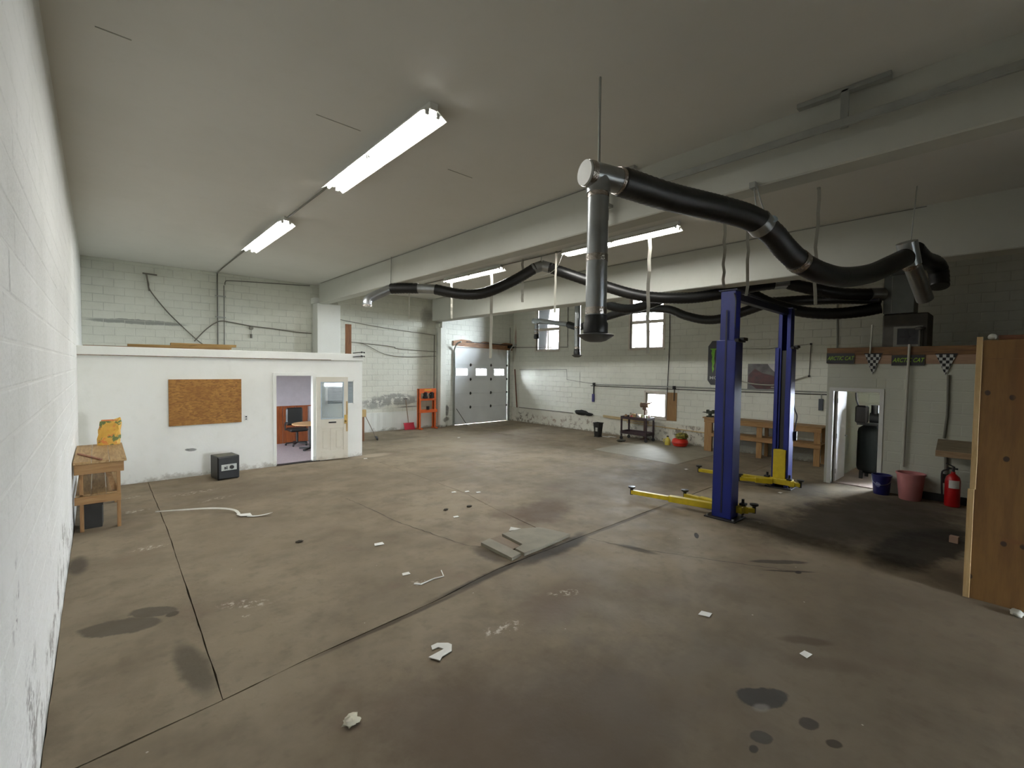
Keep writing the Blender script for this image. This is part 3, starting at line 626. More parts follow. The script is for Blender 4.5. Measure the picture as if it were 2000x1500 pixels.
ho = thing('outside_house', 'pale house seen through the tall windows', 'house', (27, 22, -.32))
MB().box(24, 31, 17, 27, -.32, 5.0).build('wall', mat('house_brick', (206, 188, 186), .9, var=.2, scale=1.5), ho)
MB().prism([(16.6, 5.0), (27.4, 5.0), (22, 8.2)], 'X', 23.7, 31.3).build('roof', mat('house_roof', (190, 188, 192), .9, var=.1), ho)
for y in (18.6, 21.2, 23.8): MB().box(23.96, 24.02, y, y+1.1, 2.6, 4.2).build('window', mat('house_pane', (110, 116, 130), .3), ho)
for x, y, sc_, lab in ((21.0, 13.5, 1.0, 'bare tree seen through the window above the cart'), (20.5, 19.2, 1.1, 'bare tree seen through the window nearest the garage door')):
    tr = thing('bare_tree', lab, 'tree', (x, y, -.32))
    M_BARK = mat('bark', (92, 84, 80), .9, var=.2)
    MB().tube([(x, y, -.32), (x+.1, y+.05, 2.5), (x, y-.1, 5), (x+.2, y, 9)], [.2*sc_, .16, .12, .04], 8).build('trunk', M_BARK, tr)
    rr_ = random.Random(int(x*10))
    for k in range(16):
        z = 2.2+k*.36; a = rr_.uniform(0, 6.28); L_ = rr_.uniform(1.0, 2.2)
        e = (x+L_*math.cos(a), y+L_*math.sin(a), z+L_*.7)
        MB().tube([(x, y, z), ((x+e[0])/2+.1, (y+e[1])/2, z+L_*.25), e], [.05, .035, .012], 6).build('branch', M_BARK, tr)

# ------------------------------------------------------------------ doors
# garage door
gd = bpy.data.objects.new('door_1', None); COL.objects.link(gd); gd.location = (12.08, YG+.1, 0); gd.matrix_world = Matrix.Translation((12.08, YG+.1, 0)); struct(gd, 'white sectional garage door with three small windows')
M_GD = mat('garage_door_white', (238, 243, 246), .45, var=.03, scale=3)
gx0, gx1 = GDOOR[0]+.01, GDOOR[1]-.01
secs = [.035, .70, 1.28, 1.86, 2.46, 3.20]
GW = [(10.76, 11.36), (11.77, 12.37), (12.78, 13.36)]
for i, (a, b) in enumerate(zip(secs, secs[1:])):
    if i == 3:
        MB().box(gx0, gx1, YG+.085, YG+.10, a-.02, a+.02).build('section_lip', M_GD, gd)
        s_ = wall_mesh('Y', YG+.06, YG+.10, gx0, gx1, a+.002, b-.002, [(p, q, 2.02, 2.31) for p, q in GW]).build('section', M_GD, gd)
        for p, q in GW:
            t = MB()
            for u, v, c, d in ((p-.03, p+.01, 1.99, 2.34), (q-.01, q+.03, 1.99, 2.34), (p, q, 1.99, 2.03), (p, q, 2.30, 2.34)): t.box(u, v, YG+.045, YG+.10, c, d, ch=.004)
            wf = t.build('window_frame', M_GD, s_)
            MB().box(p, q, YG+.08, YG+.085, 2.02, 2.31).build('pane', glass(), s_)
    else:
        t = MB().box(gx0, gx1, YG+.06, YG+.10, a+.002, b-.002, ch=.003)
        if i: t.box(gx0, gx1, YG+.085, YG+.10, a-.02, a+.02)
        t.box(gx0, gx1, YG+.052, YG+.06, a+.01, a+.03).box(gx0, gx1, YG+.052, YG+.06, b-.03, b-.01)
        t.build('section', M_GD, gd)
for z in secs[1:-1]:
    for x in (11.50, 12.60):
        MB().box(x-.03, x+.03, YG+.035, YG+.06, z-.06, z+.06, ch=.01).cyl((x-.045, YG+.038, z), (x+.045, YG+.038, z), .016, 8).build('hinge', M_DARKSTEEL, gd)
    for x, s in ((gx0+.03, -1), (gx1-.03, 1)):
        MB().box(x-.03, x+.03, YG+.03, YG+.06, z-.04, z+.04, ch=.005).cyl((x, YG+.03, z), (x+s*.07, YG+.03, z), .014, 8).build('roller', M_DARKSTEEL, gd)
MB().box(gx0, gx1, YG+.055, YG+.105, .012, .036).build('bottom_seal', M_BLACK, gd)
for x in (gx0-.03, gx1+.03):
    t = MB().box(x-.035, x+.035, YG-.03, YG-.02, 0, 2.95).box(x-.035, x-.028, YG-.06, YG-.02, 0, 2.95).box(x+.028, x+.035, YG-.06, YG-.02, 0, 2.95)
    tr = t.build('track', M_STRUT, gd)
    MB().tube(smooth_path([(x, YG-.04, 2.9), (x, YG-.07, 3.1), (x, YG-.25, 3.3), (x, YG-.5, 3.36)], 6), .03, 8).build('track_bend', M_STRUT, tr)
hd = thing('door_header', 'splintered brown wooden header board above the garage door', 'board', (12.15, YG-.03, 3.2))
P_ = [(10.55, 3.22), (13.75, 3.13)] + [(13.75-(3.2)*i/24, 3.42-.02*i/24+.04*math.sin(i*.7)+(.05 if i > 16 else 0)+random.uniform(-.012, .012)) for i in range(25)]
MB().prism(P_, 'Y', YG-.045, YG-.006).build('plank', wood('header_wood', (168, 122, 84), (98, 68, 48), axis=0), hd)
MB().bar((11.2, YG-.06, 3.40), (13.7, YG-.06, 3.36), .03, .03).build('spring_tube', M_DARKSTEEL, hd)
MB().cyl((13.45, YG-.09, 3.28), (13.75, YG-.09, 3.28), .055, 12).build('cable_drum', M_DARKSTEEL, hd)
tag(MB().bar((10.70, YG-.08, .68), (11.05, YG-.35, .012), .035, .02).build('prop_bar', M_DARKSTEEL), 'thin dark metal bar leaning on the garage door track', 'bar')

# office door leaf, open against the partition
HX, HY = 3.93, OY-.055; EX, EY = 4.66, OY-.17
def leaf_xf(hx, hy, ex, ey):
    d = Vector((ex-hx, ey-hy, 0)).normalized(); n = Vector((-d.y, d.x, 0))
    return Matrix(((d.x, n.x, 0, hx), (d.y, n.y, 0, hy), (0, 0, 1, 0), (0, 0, 0, 1)))
ML = leaf_xf(HX, HY, EX, EY); LW = .745
od = bpy.data.objects.new('door_2', None); COL.objects.link(od); od.matrix_world = Matrix.Translation((HX, HY, 0)); struct(od, 'cream wooden office door with glass, standing open')
def lp(t, name, m, par=od): return t.xform(ML).build(name, m, par)
t = MB()
for a, b, c, d in ((0, .11, .03, 2.07), (LW-.11, LW, .03, 2.07), (.11, LW-.11, 1.94, 2.07), (.11, LW-.11, .80, 1.04), (.11, LW-.11, .03, .25), (LW/2-.05, LW/2+.05, .25, .80)):
    t.box(a, b, -.02, .02, c, d, ch=.003)
lp(t, 'leaf', M_DOORW)
for a, b in ((.11, LW/2-.05), (LW/2+.05, LW-.11)):
    lp(MB().box(a, b, -.008, .008, .25, .80).box(a+.04, b-.04, -.014, .014, .31, .74, ch=.006), 'panel', M_DOORW)
lp(MB().box(.11, LW-.11, -.003, .003, 1.04, 1.94), 'pane', glass())
t = MB()
for a, b, c, d in ((.10, .125, 1.03, 1.95), (LW-.125, LW-.10, 1.03, 1.95), (.10, LW-.10, 1.03, 1.055), (.10, LW-.10, 1.925, 1.95)): t.box(a, b, -.026, .026, c, d, ch=.003)
lp(t, 'glazing_bead', mat('blue_grey_bead', (176, 190, 198), .5, var=.05))
lp(MB().box(LW/2-.09, LW/2+.09, -.026, -.018, .93, .965, ch=.003), 'mail_slot', M_DARKSTEEL)
br_ = mat('brass', (150, 120, 60), .35, .9, var=.15)
lp(MB().cyl((LW-.06, -.02, .97), (LW-.06, -.06, .97), .012, 10).sphere((LW-.06, -.075, .97), .028, .024, .028, 12, 8), 'knob', br_)
lp(MB().box(LW-.09, LW-.03, -.024, -.019, .90, 1.12, ch=.003), 'lock_plate', br_)
lp(MB().box(LW-.05, LW-.004, -.0215, -.0195, .70, 1.46), 'worn_edge', wood('worn_wood', (186, 160, 112), (160, 130, 84), axis=2))
# office window behind the leaf
ow = struct(MB().box(OWIN[0]-.03, OWIN[0]+.02, OY-.02, OY+.09, OWIN[2]-.03, OWIN[3]+.03).box(OWIN[1]-.02, OWIN[1]+.03, OY-.02, OY+.09, OWIN[2]-.03, OWIN[3]+.03)
    .box(OWIN[0], OWIN[1], OY-.02, OY+.09, OWIN[2]-.03, OWIN[2]+.02).box(OWIN[0], OWIN[1], OY-.02, OY+.09, OWIN[3]-.02, OWIN[3]+.03).build('window_6', M_OFF), 'small office window beside the open door')
MB().box(OWIN[0], OWIN[1], OY-.004, OY+.0, OWIN[2], OWIN[3]).build('pane', glass(), ow)
mbl = mat('pale_blue_blind', (224, 232, 236), .6, var=.04)
for i in range(14): MB().box(OWIN[0]+.02, OWIN[1]-.02, OY+.008, OY+.016, OWIN[2]+.02+i*.04, OWIN[2]+.056+i*.04).build('blind_slat', mbl, ow)
# utility door leaf, open inwards
ML = leaf_xf(UX+.125, 2.505, UX+.87, 2.50); LW = .74
ud = bpy.data.objects.new('door_3', None); COL.objects.link(ud); ud.matrix_world = Matrix.Translation((UX+.1, 2.5, 0)); struct(ud, 'white utility room door standing open inwards')
lp(MB().box(0, LW, -.02, .02, .03, 1.95, ch=.004), 'leaf', mat('bright_white_door', (236, 236, 238), .4, var=.02), ud)
lp(MB().cyl((LW-.06, -.02, .95), (LW-.06, -.07, .95), .012, 10).bar((LW-.06, -.07, .95), (LW-.17, -.07, .95), .015, .015), 'lever', M_GALV, ud)
for z in (.25, 1.0, 1.75): lp(MB().cyl((-.008, -.02, z-.05), (-.008, -.02, z+.05), .008, 8), 'door_hinge', M_GALV, ud)

# ------------------------------------------------------------------ fluorescent lights
M_TUBE = emit('fluorescent_tube', (1.0, .985, .94), TUBE)
M_HOUS = mat('lamp_enamel', (236, 236, 230), .35, var=.02)
def lamp(x, y0, y1, lab):
    t = thing('fluorescent_light', lab, 'light', (x, (y0+y1)/2, H-.16), 'ceiling fluorescent lights')
    MB().prism([(x-.045, H), (x-.045, H-.05), (x-.03, H-.075), (x+.03, H-.075), (x+.045, H-.05), (x+.045, H)], 'Y', y0, y1).build('housing', M_HOUS, t)
    for s in (-1, 1):
        MB().prism([(x+s*.035, H-.060), (x+s*.152, H-.135), (x+s*.155, H-.131), (x+s*.036, H-.055)], 'Y', y0, y1).build('reflector', M_HOUS, t)
    ym = (y0+y1)/2
    for a, b in ((y0+.03, ym-.03), (ym+.03, y1-.03)):
        for dx in (-.062, .062):
            MB().cyl((x+dx, a, H-.108), (x+dx, b, H-.108), .017, 12).build('tube', M_TUBE, t)
            for yy in (a, b):
                MB().box(x+dx-.02, x+dx+.02, yy-.014, yy+.014, H-.125, H-.06, ch=.004).build('socket', M_WHITE, t)
    return t
lamp(2.5, 3.95, 6.60, 'long twin tube fluorescent light nearest the viewer, over the open floor')
lamp(2.5, 8.70, 11.45, 'twin tube fluorescent light closest to the left wall and the office')
lamp(7.6, 4.05, 6.75, 'twin tube fluorescent light between the beams, behind the near metal pipe')
lamp(7.6, 8.80, 11.35, 'twin tube fluorescent light between the beams, farthest towards the garage door')
def run(name, lab, pts, r, m=M_CONDUIT, cat='conduit', seg=8, n=1):
    return tag(MB().tube(pts if n == 1 else smooth_path(pts, n), r, seg).build(name, m), lab, cat)
run('conduit', 'thin ceiling conduit joining the two lights near the left wall', [(2.5, 6.6, H-.03), (2.5, 8.7, H-.03)], .014)
run('conduit', 'thin ceiling conduit from the office side light to the far wall', [(2.5, 11.45, H-.03), (2.52, 14.5, H-.03), (2.55, 15.3, H-.03)], .016)
t = thing('conduit_run', 'pair of thin conduits down the far wall above the planks', 'conduit', (2.6, YBK-.03, 2.64))
MB().tube([(2.56, YBK-.035, H-.02), (2.56, YBK-.035, 2.66)], .016, 8).build('pipe', M_CONDUIT, t)
MB().tube([(2.72, YBK-.035, H-.35), (2.72, YBK-.035, 2.66)], .012, 8).build('pipe', M_CONDUIT, t)
for z in (4.3, 3.7): MB().box(2.5, 2.76, YBK-.055, YBK-.02, z-.012, z+.012).build('strap', M_STRUT, t)
run('conduit', 'thin conduit along the top of the far wall to the column', [(2.745, YBK-.035, H-.33), (2.76, YBK-.035, H-.24), (2.9, YBK-.035, H-.19), (4.0, YBK-.035, H-.12), (5.1, YBK-.035, H-.05)], .013, n=5)
run('conduit', 'thin ceiling conduit joining the two lights between the beams', [(7.6, 6.75, H-.03), (7.6, 8.8, H-.03)], .014)
run('conduit', 'short ceiling conduit beyond the farthest light between the beams', [(7.6, 11.35, H-.03), (7.6, 12.6, H-.03), (7.35, 13.2, H-.03)], .014)
run('sagging_wire', 'thin pale wire sagging from the ceiling between the two middle lights', [(7.62, 6.78, H-.1), (7.75, 7.1, 4.62), (7.8, 7.6, 4.55), (7.5, 8.3, 4.62)], .008, M_WHITE, 'wire', 6, 6)
run('conduit', 'thin wire along the top edge of the near beam', [(B1[0]-.012, 3.9, H-.02), (B1[0]-.012, 9.0, H-.025), (B1[0]-.012, 14.8, H-.02)], .006, M_CONDUIT)
run('conduit', 'thin wire along the top edge of the far beam', [(B2[0]-.012, 1.0, H-.02), (B2[0]-.012, 8.0, H-.025), (B2[0]-.012, 14.9, H-.02)], .006, M_CONDUIT)
# hanging straps
M_STRAP = mat('strap_white', (178, 176, 164), .7, var=.06)
for y, z0, z1, wd, lab in ((3.25, 3.72, H-.02, .05, 'pale hanging strap left of the near lift column top'), (2.88, 3.54, H-.02, .05, 'pale hanging strap right of the near lift column top'),
        (4.62, 2.66, H-.14, .065, 'long pale strap hanging in front of the tall window above the cart'), (9.2, 2.60, H-.14, .075, 'long pale strap hanging in front of the garage door'),
        (8.03, 3.94, H-.02, .06, 'short pale strap hanging from the ceiling before the far beam'), (6.95, 3.60, H-.02, .045, 'thin pale strap hanging above the window nearest the garage door'),
        (1.95, 3.31, H-.02, .05, 'pale strap hanging below the big hose near the far lift column'), (13.43, 3.94, H-.02, .05, 'faint pale strap hanging close to the far block wall'), (11.0, 3.76, H-.14, .06, 'faint pale strap hanging above the garage door header')):
    P_ = [(7.6+random.uniform(-.01, .01), y+random.uniform(-.015, .015), z1+(z0-z1)*i/10) for i in range(11)]
    m = MB(); n = len(P_)
    vs = [(x+dx, yy+dy, z) for x, yy, z in P_ for dx, dy in ((-wd*.37, wd*.33), (wd*.37, -wd*.33), (wd*.37+.0015, -wd*.33+.0015), (-wd*.37+.0015, wd*.33+.0015))]
    m.add(vs, [(4*i+k, 4*i+(k+1) % 4, 4*i+4+(k+1) % 4, 4*i+4+k) for i in range(n-1) for k in range(4)] + [(0, 1, 2, 3), (4*n-4, 4*n-3, 4*n-2, 4*n-1)])
    m.box(7.58, 7.62, y-.02, y+.02, z1-.004, z1+.018)
    tag(m.build('hanging_strap', M_STRAP), lab, 'strap', 'pale straps hanging from the ceiling')

# ------------------------------------------------------------------ exhaust hoses
def hose_tube(path, r, ring, seg=18):
    P = smooth_path(path, 24); out = [P[0]]; acc = 0
    for a, b in zip(P, P[1:]):
        acc += (b-a).length
        if acc >= ring: out.append(b); acc = 0
    out.append(P[-1])
    rs = [r*(1.0 if i % 2 else .955) for i in range(len(out))]
    return MB().tube(out, rs, seg)
def ring_on(path, i, r, ln):
    P = [Vector(p) for p in path]; d = (P[min(i+1, len(P)-1)]-P[max(i-1, 0)]).normalized()
    return (P[i]-d*ln/2, P[i]+d*ln/2, r)
def nozzle(t, x, y, z0, z1, r, flare=True):
    """vertical drop pipe from z1 down to z0 with seam, tape bands and a black nozzle with a flared rim"""
    MB().cyl((x, y, z0+.2), (x, y, z1), r, 24).build('drop_pipe', M_GALV, t)
    for z in (z1-.05, (z0+z1)/2+.05, z0+.24): MB().cyl((x, y, z-.03), (x, y, z+.03), r*1.03, 24).build('tape_band', M_FOIL, t)
    MB().lathe((x, y, z0+.03), [(r*.9, 0), (r*1.16, .02), (r*1.16, .1), (r*1.06, .115), (r*1.06, .17), (r*.9, .18)], 24).build('nozzle', M_BLACK, t)
    if flare: MB().lathe((x, y, z0), [(r*.6, -.03), (r*1.0, -.02), (r*1.7, .022), (r*1.75, .03), (r*1.2, .045), (r*.9, .05)], 28).build('flared_rim', mat('grey_rubber', (74, 74, 72), .5, var=.1), t)
dA = Vector((5.19-3.25, 1.94-2.49, 0)).normalized()
hA = thing('exhaust_hose', 'thick black exhaust hose sagging from the near silver pipe towards the right', 'hose', (3.25, 2.49, 2.58), 'overhead exhaust hoses')
c0 = Vector((3.25, 2.49, 4.03))
nozzle(hA, 3.25, 2.49, 2.62, 3.92, .092)
tee = MB().cyl(c0-dA*.13, c0+dA*.28, .108, 28)
tee.cyl((3.25, 2.49, 3.88), (3.25, 2.49, 4.02), .104, 28)
tee = tee.build('tee', M_GALV, hA)
MB().cyl(c0-dA*.15, c0-dA*.13, .105, 28).build('end_cap', M_WHITE, tee)
MB().cyl(c0-dA*.128, c0-dA*.07, .112, 28).build('tape_band', M_FOIL, tee)
MB().cyl(c0+dA*.2, c0+dA*.31, .116, 28).build('tape_band', M_FOIL, tee)
MB().cyl((3.28, 2.51, 4.12), (3.37, 2.585, H), .012, 8).build('hanger_rod', M_STRUT, hA)
pA = [c0+dA*.24, (3.64, 2.38, 4.02), (4.05, 2.27, 4.0), (4.68, 2.085, 4.0), (5.08, 1.97, 3.99), (5.30, 1.90, 3.95)]
hose_tube(pA, .128, .022, 24).build('hose', M_HOSE, hA)
pA2 = [(5.34, 1.89, 3.93), (5.54, 1.84, 3.86), (5.74, 1.785, 3.74), (5.96, 1.72, 3.63)]
hose_tube(pA2, .125, .022, 24).build('hose', M_HOSE, hA)
pA3 = [(6.0, 1.71, 3.615), (6.38, 1.60, 3.54), (6.85, 1.47, 3.53), (7.45, 1.30, 3.64), (7.95, 1.16, 3.82), (8.26, 1.07, 3.94)]
hose_tube(pA3, .125, .022, 24).build('hose', M_HOSE, hA)
MB().cyl((5.27, 1.91, 3.965), (5.37, 1.885, 3.91), .134, 24).build('coupling', M_GALV, hA)
MB().cyl((5.95, 1.722, 3.635), (6.03, 1.70, 3.605), .132, 24).build('coupling', M_FOIL, hA)
lb = MB(); cc = Vector((5.33, 1.775, 3.97)); lb.sphere((0, 0, 0), .07, .045, .006, 16, 6)
bd = Vector((-.45, -.75, .48)).normalized(); ax = Vector((.86, -.24, .45)); ax = (ax-bd*ax.dot(bd)).normalized(); ay = bd.cross(ax)
lb.xform(Matrix(((ax.x, ay.x, bd.x, cc.x), (ax.y, ay.y, bd.y, cc.y), (ax.z, ay.z, bd.z, cc.z), (0, 0, 0, 1)))).build('maker_label', mat('blue_white_label', (188, 206, 220), .4, var=.2, scale=30), hA)
MB().tube([(5.25, 1.95, B1[2]+.005), (5.3, 1.93, 4.08)], .007, 6).tube([(5.27, 1.93, B1[2]+.005), (5.42, 1.87, 4.0)], .007, 6).box(5.2, 5.3, 1.92, 1.98, B1[2]-.02, B1[2]+.04).build('hanger', M_STRUT, hA)
# the second tee at the right end of the near hose
q0 = Vector((8.36, 1.04, 4.02))
MB().cyl((8.30, 1.06, 4.16), (8.42, 1.02, 3.86), .12, 22).build('tee', M_GALV, hA)
MB().cyl((8.42, 1.02, 3.9), (8.86, .90, 3.42), .10, 22).build('drop_pipe', M_GALV, hA)
MB().cyl((8.40, 1.03, 3.9), (8.45, 1.01, 3.84), .108, 22).build('tape_band', M_FOIL, hA)
MB().cyl((8.40, 1.03, 4.14), (8.5, 1.0, H), .008, 6).build('hanger_rod', M_STRUT, hA)
hose_tube([(8.46, 1.0, 4.08), (8.75, .93, 3.98), (9.05, .84, 3.95), (9.2, .8, 3.85), (9.12, .78, 3.62)], .12, .03, 18).build('hose_stub', M_HOSE, hA)

hB = thing('exhaust_hose', 'black exhaust hose arching under both beams from the elbow by the office', 'hose', (5.2, 10.1, 3.8), 'overhead exhaust hoses')
MB().cyl((5.24, 10.1, 4.22), (4.78, 10.16, 3.97), .105, 20).build('elbow_pipe', M_GALV, hB)
MB().tube(smooth_path([(4.80, 10.16, 3.98), (4.70, 10.17, 3.91), (4.66, 10.17, 3.82), (4.66, 10.17, 3.74)], 4), .107, 20).build('elbow', M_GALV, hB)
MB().cyl((4.66, 10.17, 3.73), (4.66, 10.17, 3.78), .112, 20).build('tape_band', M_FOIL, hB)
hose_tube([(5.21, 10.09, 4.21), (5.45, 9.85, 4.22), (5.68, 9.62, 4.22)], .125, .03).build('hose', M_HOSE, hB)
MB().cyl((5.66, 9.64, 4.22), (6.0, 9.30, 4.20), .112, 20).build('coupling', M_GALV, hB)
hose_tube([(5.97, 9.33, 4.20), (6.41, 8.89, 4.09), (6.80, 8.50, 4.12), (7.26, 8.04, 4.39), (7.66, 7.64, 4.72)], .125, .03).build('hose', M_HOSE, hB)
MB().cyl((7.60, 7.70, 4.68), (7.78, 7.54, 4.77), .125, 20).cyl((7.76, 7.56, 4.77), (7.92, 7.37, 4.70), .125, 20).build('coupling', M_GALV, hB)
MB().cyl((7.74, 7.56, 4.86), (7.72, 7.52, H), .012, 6).build('hanger_rod', M_STRUT, hB)
MB().cyl((5.22, 10.1, 4.3), (5.23, 10.1, H), .01, 6).build('hanger_rod', M_STRUT, hB)
hose_tube([(7.86, 7.44, 4.73), (8.49, 6.57, 4.34), (9.08, 5.73, 4.02), (9.65, 4.95, 3.95), (10.07, 4.33, 4.03), (10.37, 3.92, 4.15), (10.70, 3.45, 4.23)], .125, .03).build('hose', M_HOSE, hB)
MB().cyl((10.66, 3.5, 4.22), (10.82, 3.28, 4.24), .13, 20).build('coupling', M_GALV, hB)
hose_tube([(10.79, 3.32, 4.24), (10.98, 3.06, 4.14), (11.39, 2.48, 3.98), (11.75, 2.0, 3.95)], .125, .03).build('hose', M_HOSE, hB)
MB().cyl((11.7, 2.03, 3.95), (11.86, 1.84, 3.95), .13, 20).build('collar', M_GALV, hB)

hC = thing('exhaust_hose', 'black exhaust hose from the middle silver drop pipe to the duct', 'hose', (10.15, 8.42, 2.69), 'overhead exhaust hoses')
nozzle(hC, 10.15, 8.42, 2.71, 4.25, .085)
dC = Vector((10.6-10.15, 6.6-8.42, 0)).normalized(); c1 = Vector((10.15, 8.42, 4.33))
MB().cyl(c1-dC*.2, c1+dC*.25, .1, 20).cyl((10.15, 8.42, 4.2), (10.15, 8.42, 4.34), .095, 20).build('tee', M_GALV, hC)
MB().cyl((10.15, 8.42, 4.42), (10.15, 8.42, H), .009, 6).build('hanger_rod', M_STRUT, hC)
hose_tube([c1+dC*.22, (10.34, 7.65, 4.14), (10.5, 7.01, 3.97), (10.65, 6.42, 4.06), (10.84, 5.68, 4.31), (11.07, 4.76, 4.33), (11.19, 4.28, 4.22), (11.31, 3.82, 3.93), (11.46, 3.24, 3.69), (11.6, 2.7, 3.60), (11.73, 2.19, 3.62), (11.82, 1.87, 3.68)], .122, .03).build('hose', M_HOSE, hC)
MB().cyl((11.12, 4.55, 4.28), (11.2, 4.24, 4.22), .13, 20).build('hanger_band', M_STRUT, hC)
MB().cyl((11.16, 4.4, 4.38), (11.16, 4.4, H), .009, 6).build('hanger_rod', M_STRUT, hC)

hD = thing('exhaust_hose', 'black exhaust hose along the window wall from the smallest silver drop pipe', 'hose', (12.14, 12.03, 3.4), 'overhead exhaust hoses')
nozzle(hD, 12.14, 12.03, 3.42, 4.05, .085, flare=False)
MB().cyl((12.15, 12.2, 4.13), (12.13, 11.8, 4.09), .1, 18).cyl((12.14, 12.03, 4.0), (12.14, 12.03, 4.12), .095, 18).build('tee', M_GALV, hD)
MB().cyl((12.13, 11.85, 4.10), (12.08, 10.40, 3.88), .085, 18).build('straight_pipe', M_GALV, hD)
MB().cyl((12.14, 12.03, 4.2), (12.14, 12.03, H), .009, 6).build('hanger_rod', M_STRUT, hD)
hose_tube([(12.08, 10.43, 3.88), (12.06, 9.85, 3.77), (12.03, 8.89, 4.0), (12.0, 7.8, 4.15), (11.96, 6.71, 4.08), (11.94, 6.09, 3.84), (11.92, 5.51, 3.69), (11.9, 4.97, 3.72), (11.87, 4.01, 3.98)], .118, .03).build('hose', M_HOSE, hD)
MB().cyl((11.875, 4.06, 3.97), (11.865, 3.86, 3.99), .128, 20).build('coupling', M_GALV, hD)
hose_tube([(11.867, 3.9, 3.99), (11.85, 3.35, 3.97), (11.83, 2.6, 3.93), (11.82, 1.87, 3.86)], .118, .03).build('hose', M_HOSE, hD)
MB().cyl((12.0, 7.8, 4.26), (12.0, 7.8, H), .009, 6).build('hanger_rod', M_STRUT, hD)
# duct and fan unit on the utility room roof
du = thing('exhaust_duct', 'grey sheet metal duct standing on the fan unit above the utility room', 'duct', (12.1, 1.58, 3.52))
MB().box(11.88, 12.4, 1.36, 1.84, 3.545, 4.32, ch=.01).build('duct_box', mat('grey_duct', (128, 132, 130), .5, .5, var=.06), du)
MB().box(11.87, 11.885, 1.70, 1.715, 3.56, 4.3).build('seam', M_STRUT, du)
MB().box(12.02, 12.3, 1.45, 1.75, 4.32, H, ch=.01).build('riser', MATS['grey_duct'], du)
fu = thing('fan_unit', 'dark square fan unit sitting on the utility room roof', 'fan', (12.2, 1.5, UZ))
M_UNIT = mat('dark_brown_unit', (84, 80, 72), .6, .2, var=.15, scale=6)
MB().box(11.9, 12.6, 1.14, 1.84, UZ, 3.54, ch=.02).build('cabinet', M_UNIT, fu)
fr_ = wall_mesh('X', 11.87, 11.9, 1.22, 1.66, UZ+.02, 3.28, [(1.28, 1.60, UZ+.06, 3.24)]).build('grille_frame', mat('grey_frame', (126, 124, 114), .5, var=.1), fu)
MB().box(11.885, 11.90, 1.28, 1.60, UZ+.06, 3.24).build('opening', M_BLACK, fu)
fan = MB()
for k in range(5):
    a = k*2*math.pi/5; c = Vector((11.88, 1.44, 3.07))
    fan.bar(c, c+Vector((-.005, .12*math.cos(a), .12*math.sin(a))), .05, .006, up=(1, 0, 0))
fan.cyl((11.865, 1.44, 3.07), (11.885, 1.44, 3.07), .03, 12).build('fan_blades', M_DARKSTEEL, fu)
MB().cyl((11.82, 1.25, UZ), (11.82, 1.25, 3.20), .022, 10).build('vent_pipe', M_UNIT, fu)
MB().lathe((11.82, 1.25, 3.19), [(.03, 0), (.075, .01), (.08, .05), (.03, .07)], 14).build('vent_cap', M_UNIT, fu)

# ------------------------------------------------------------------ beam rail
rl = thing('hanging_rail', 'grey steel rail hung along the near beam', 'rail', (5.08, 1.2, 4.62))
MB().box(5.04, 5.10, -4.9, 3.3, 4.60, 4.66, ch=.004).build('rail', M_STRUT, rl)
MB().box(5.035, 5.05, -4.9, 3.3, 4.585, 4.60).build('rail_lip', M_STRUT, rl)
for a, b, y in ((.80, 1.52, 1.13), (3.35, 4.12, 3.78)):
    MB().box(5.10, 5.18, a, b, H-.045, H, ch=.003).build('ceiling_bracket', M_STRUT, rl)
    MB().box(5.10, 5.14, y-.03, y+.03, 4.60 if y < 2 else 4.36, H-.02, ch=.003).build('drop_bracket', M_STRUT, rl)
MB().box(5.06, 5.16, 3.70, 3.9, 4.52, 4.56).build('cross_plate', M_STRUT, rl)

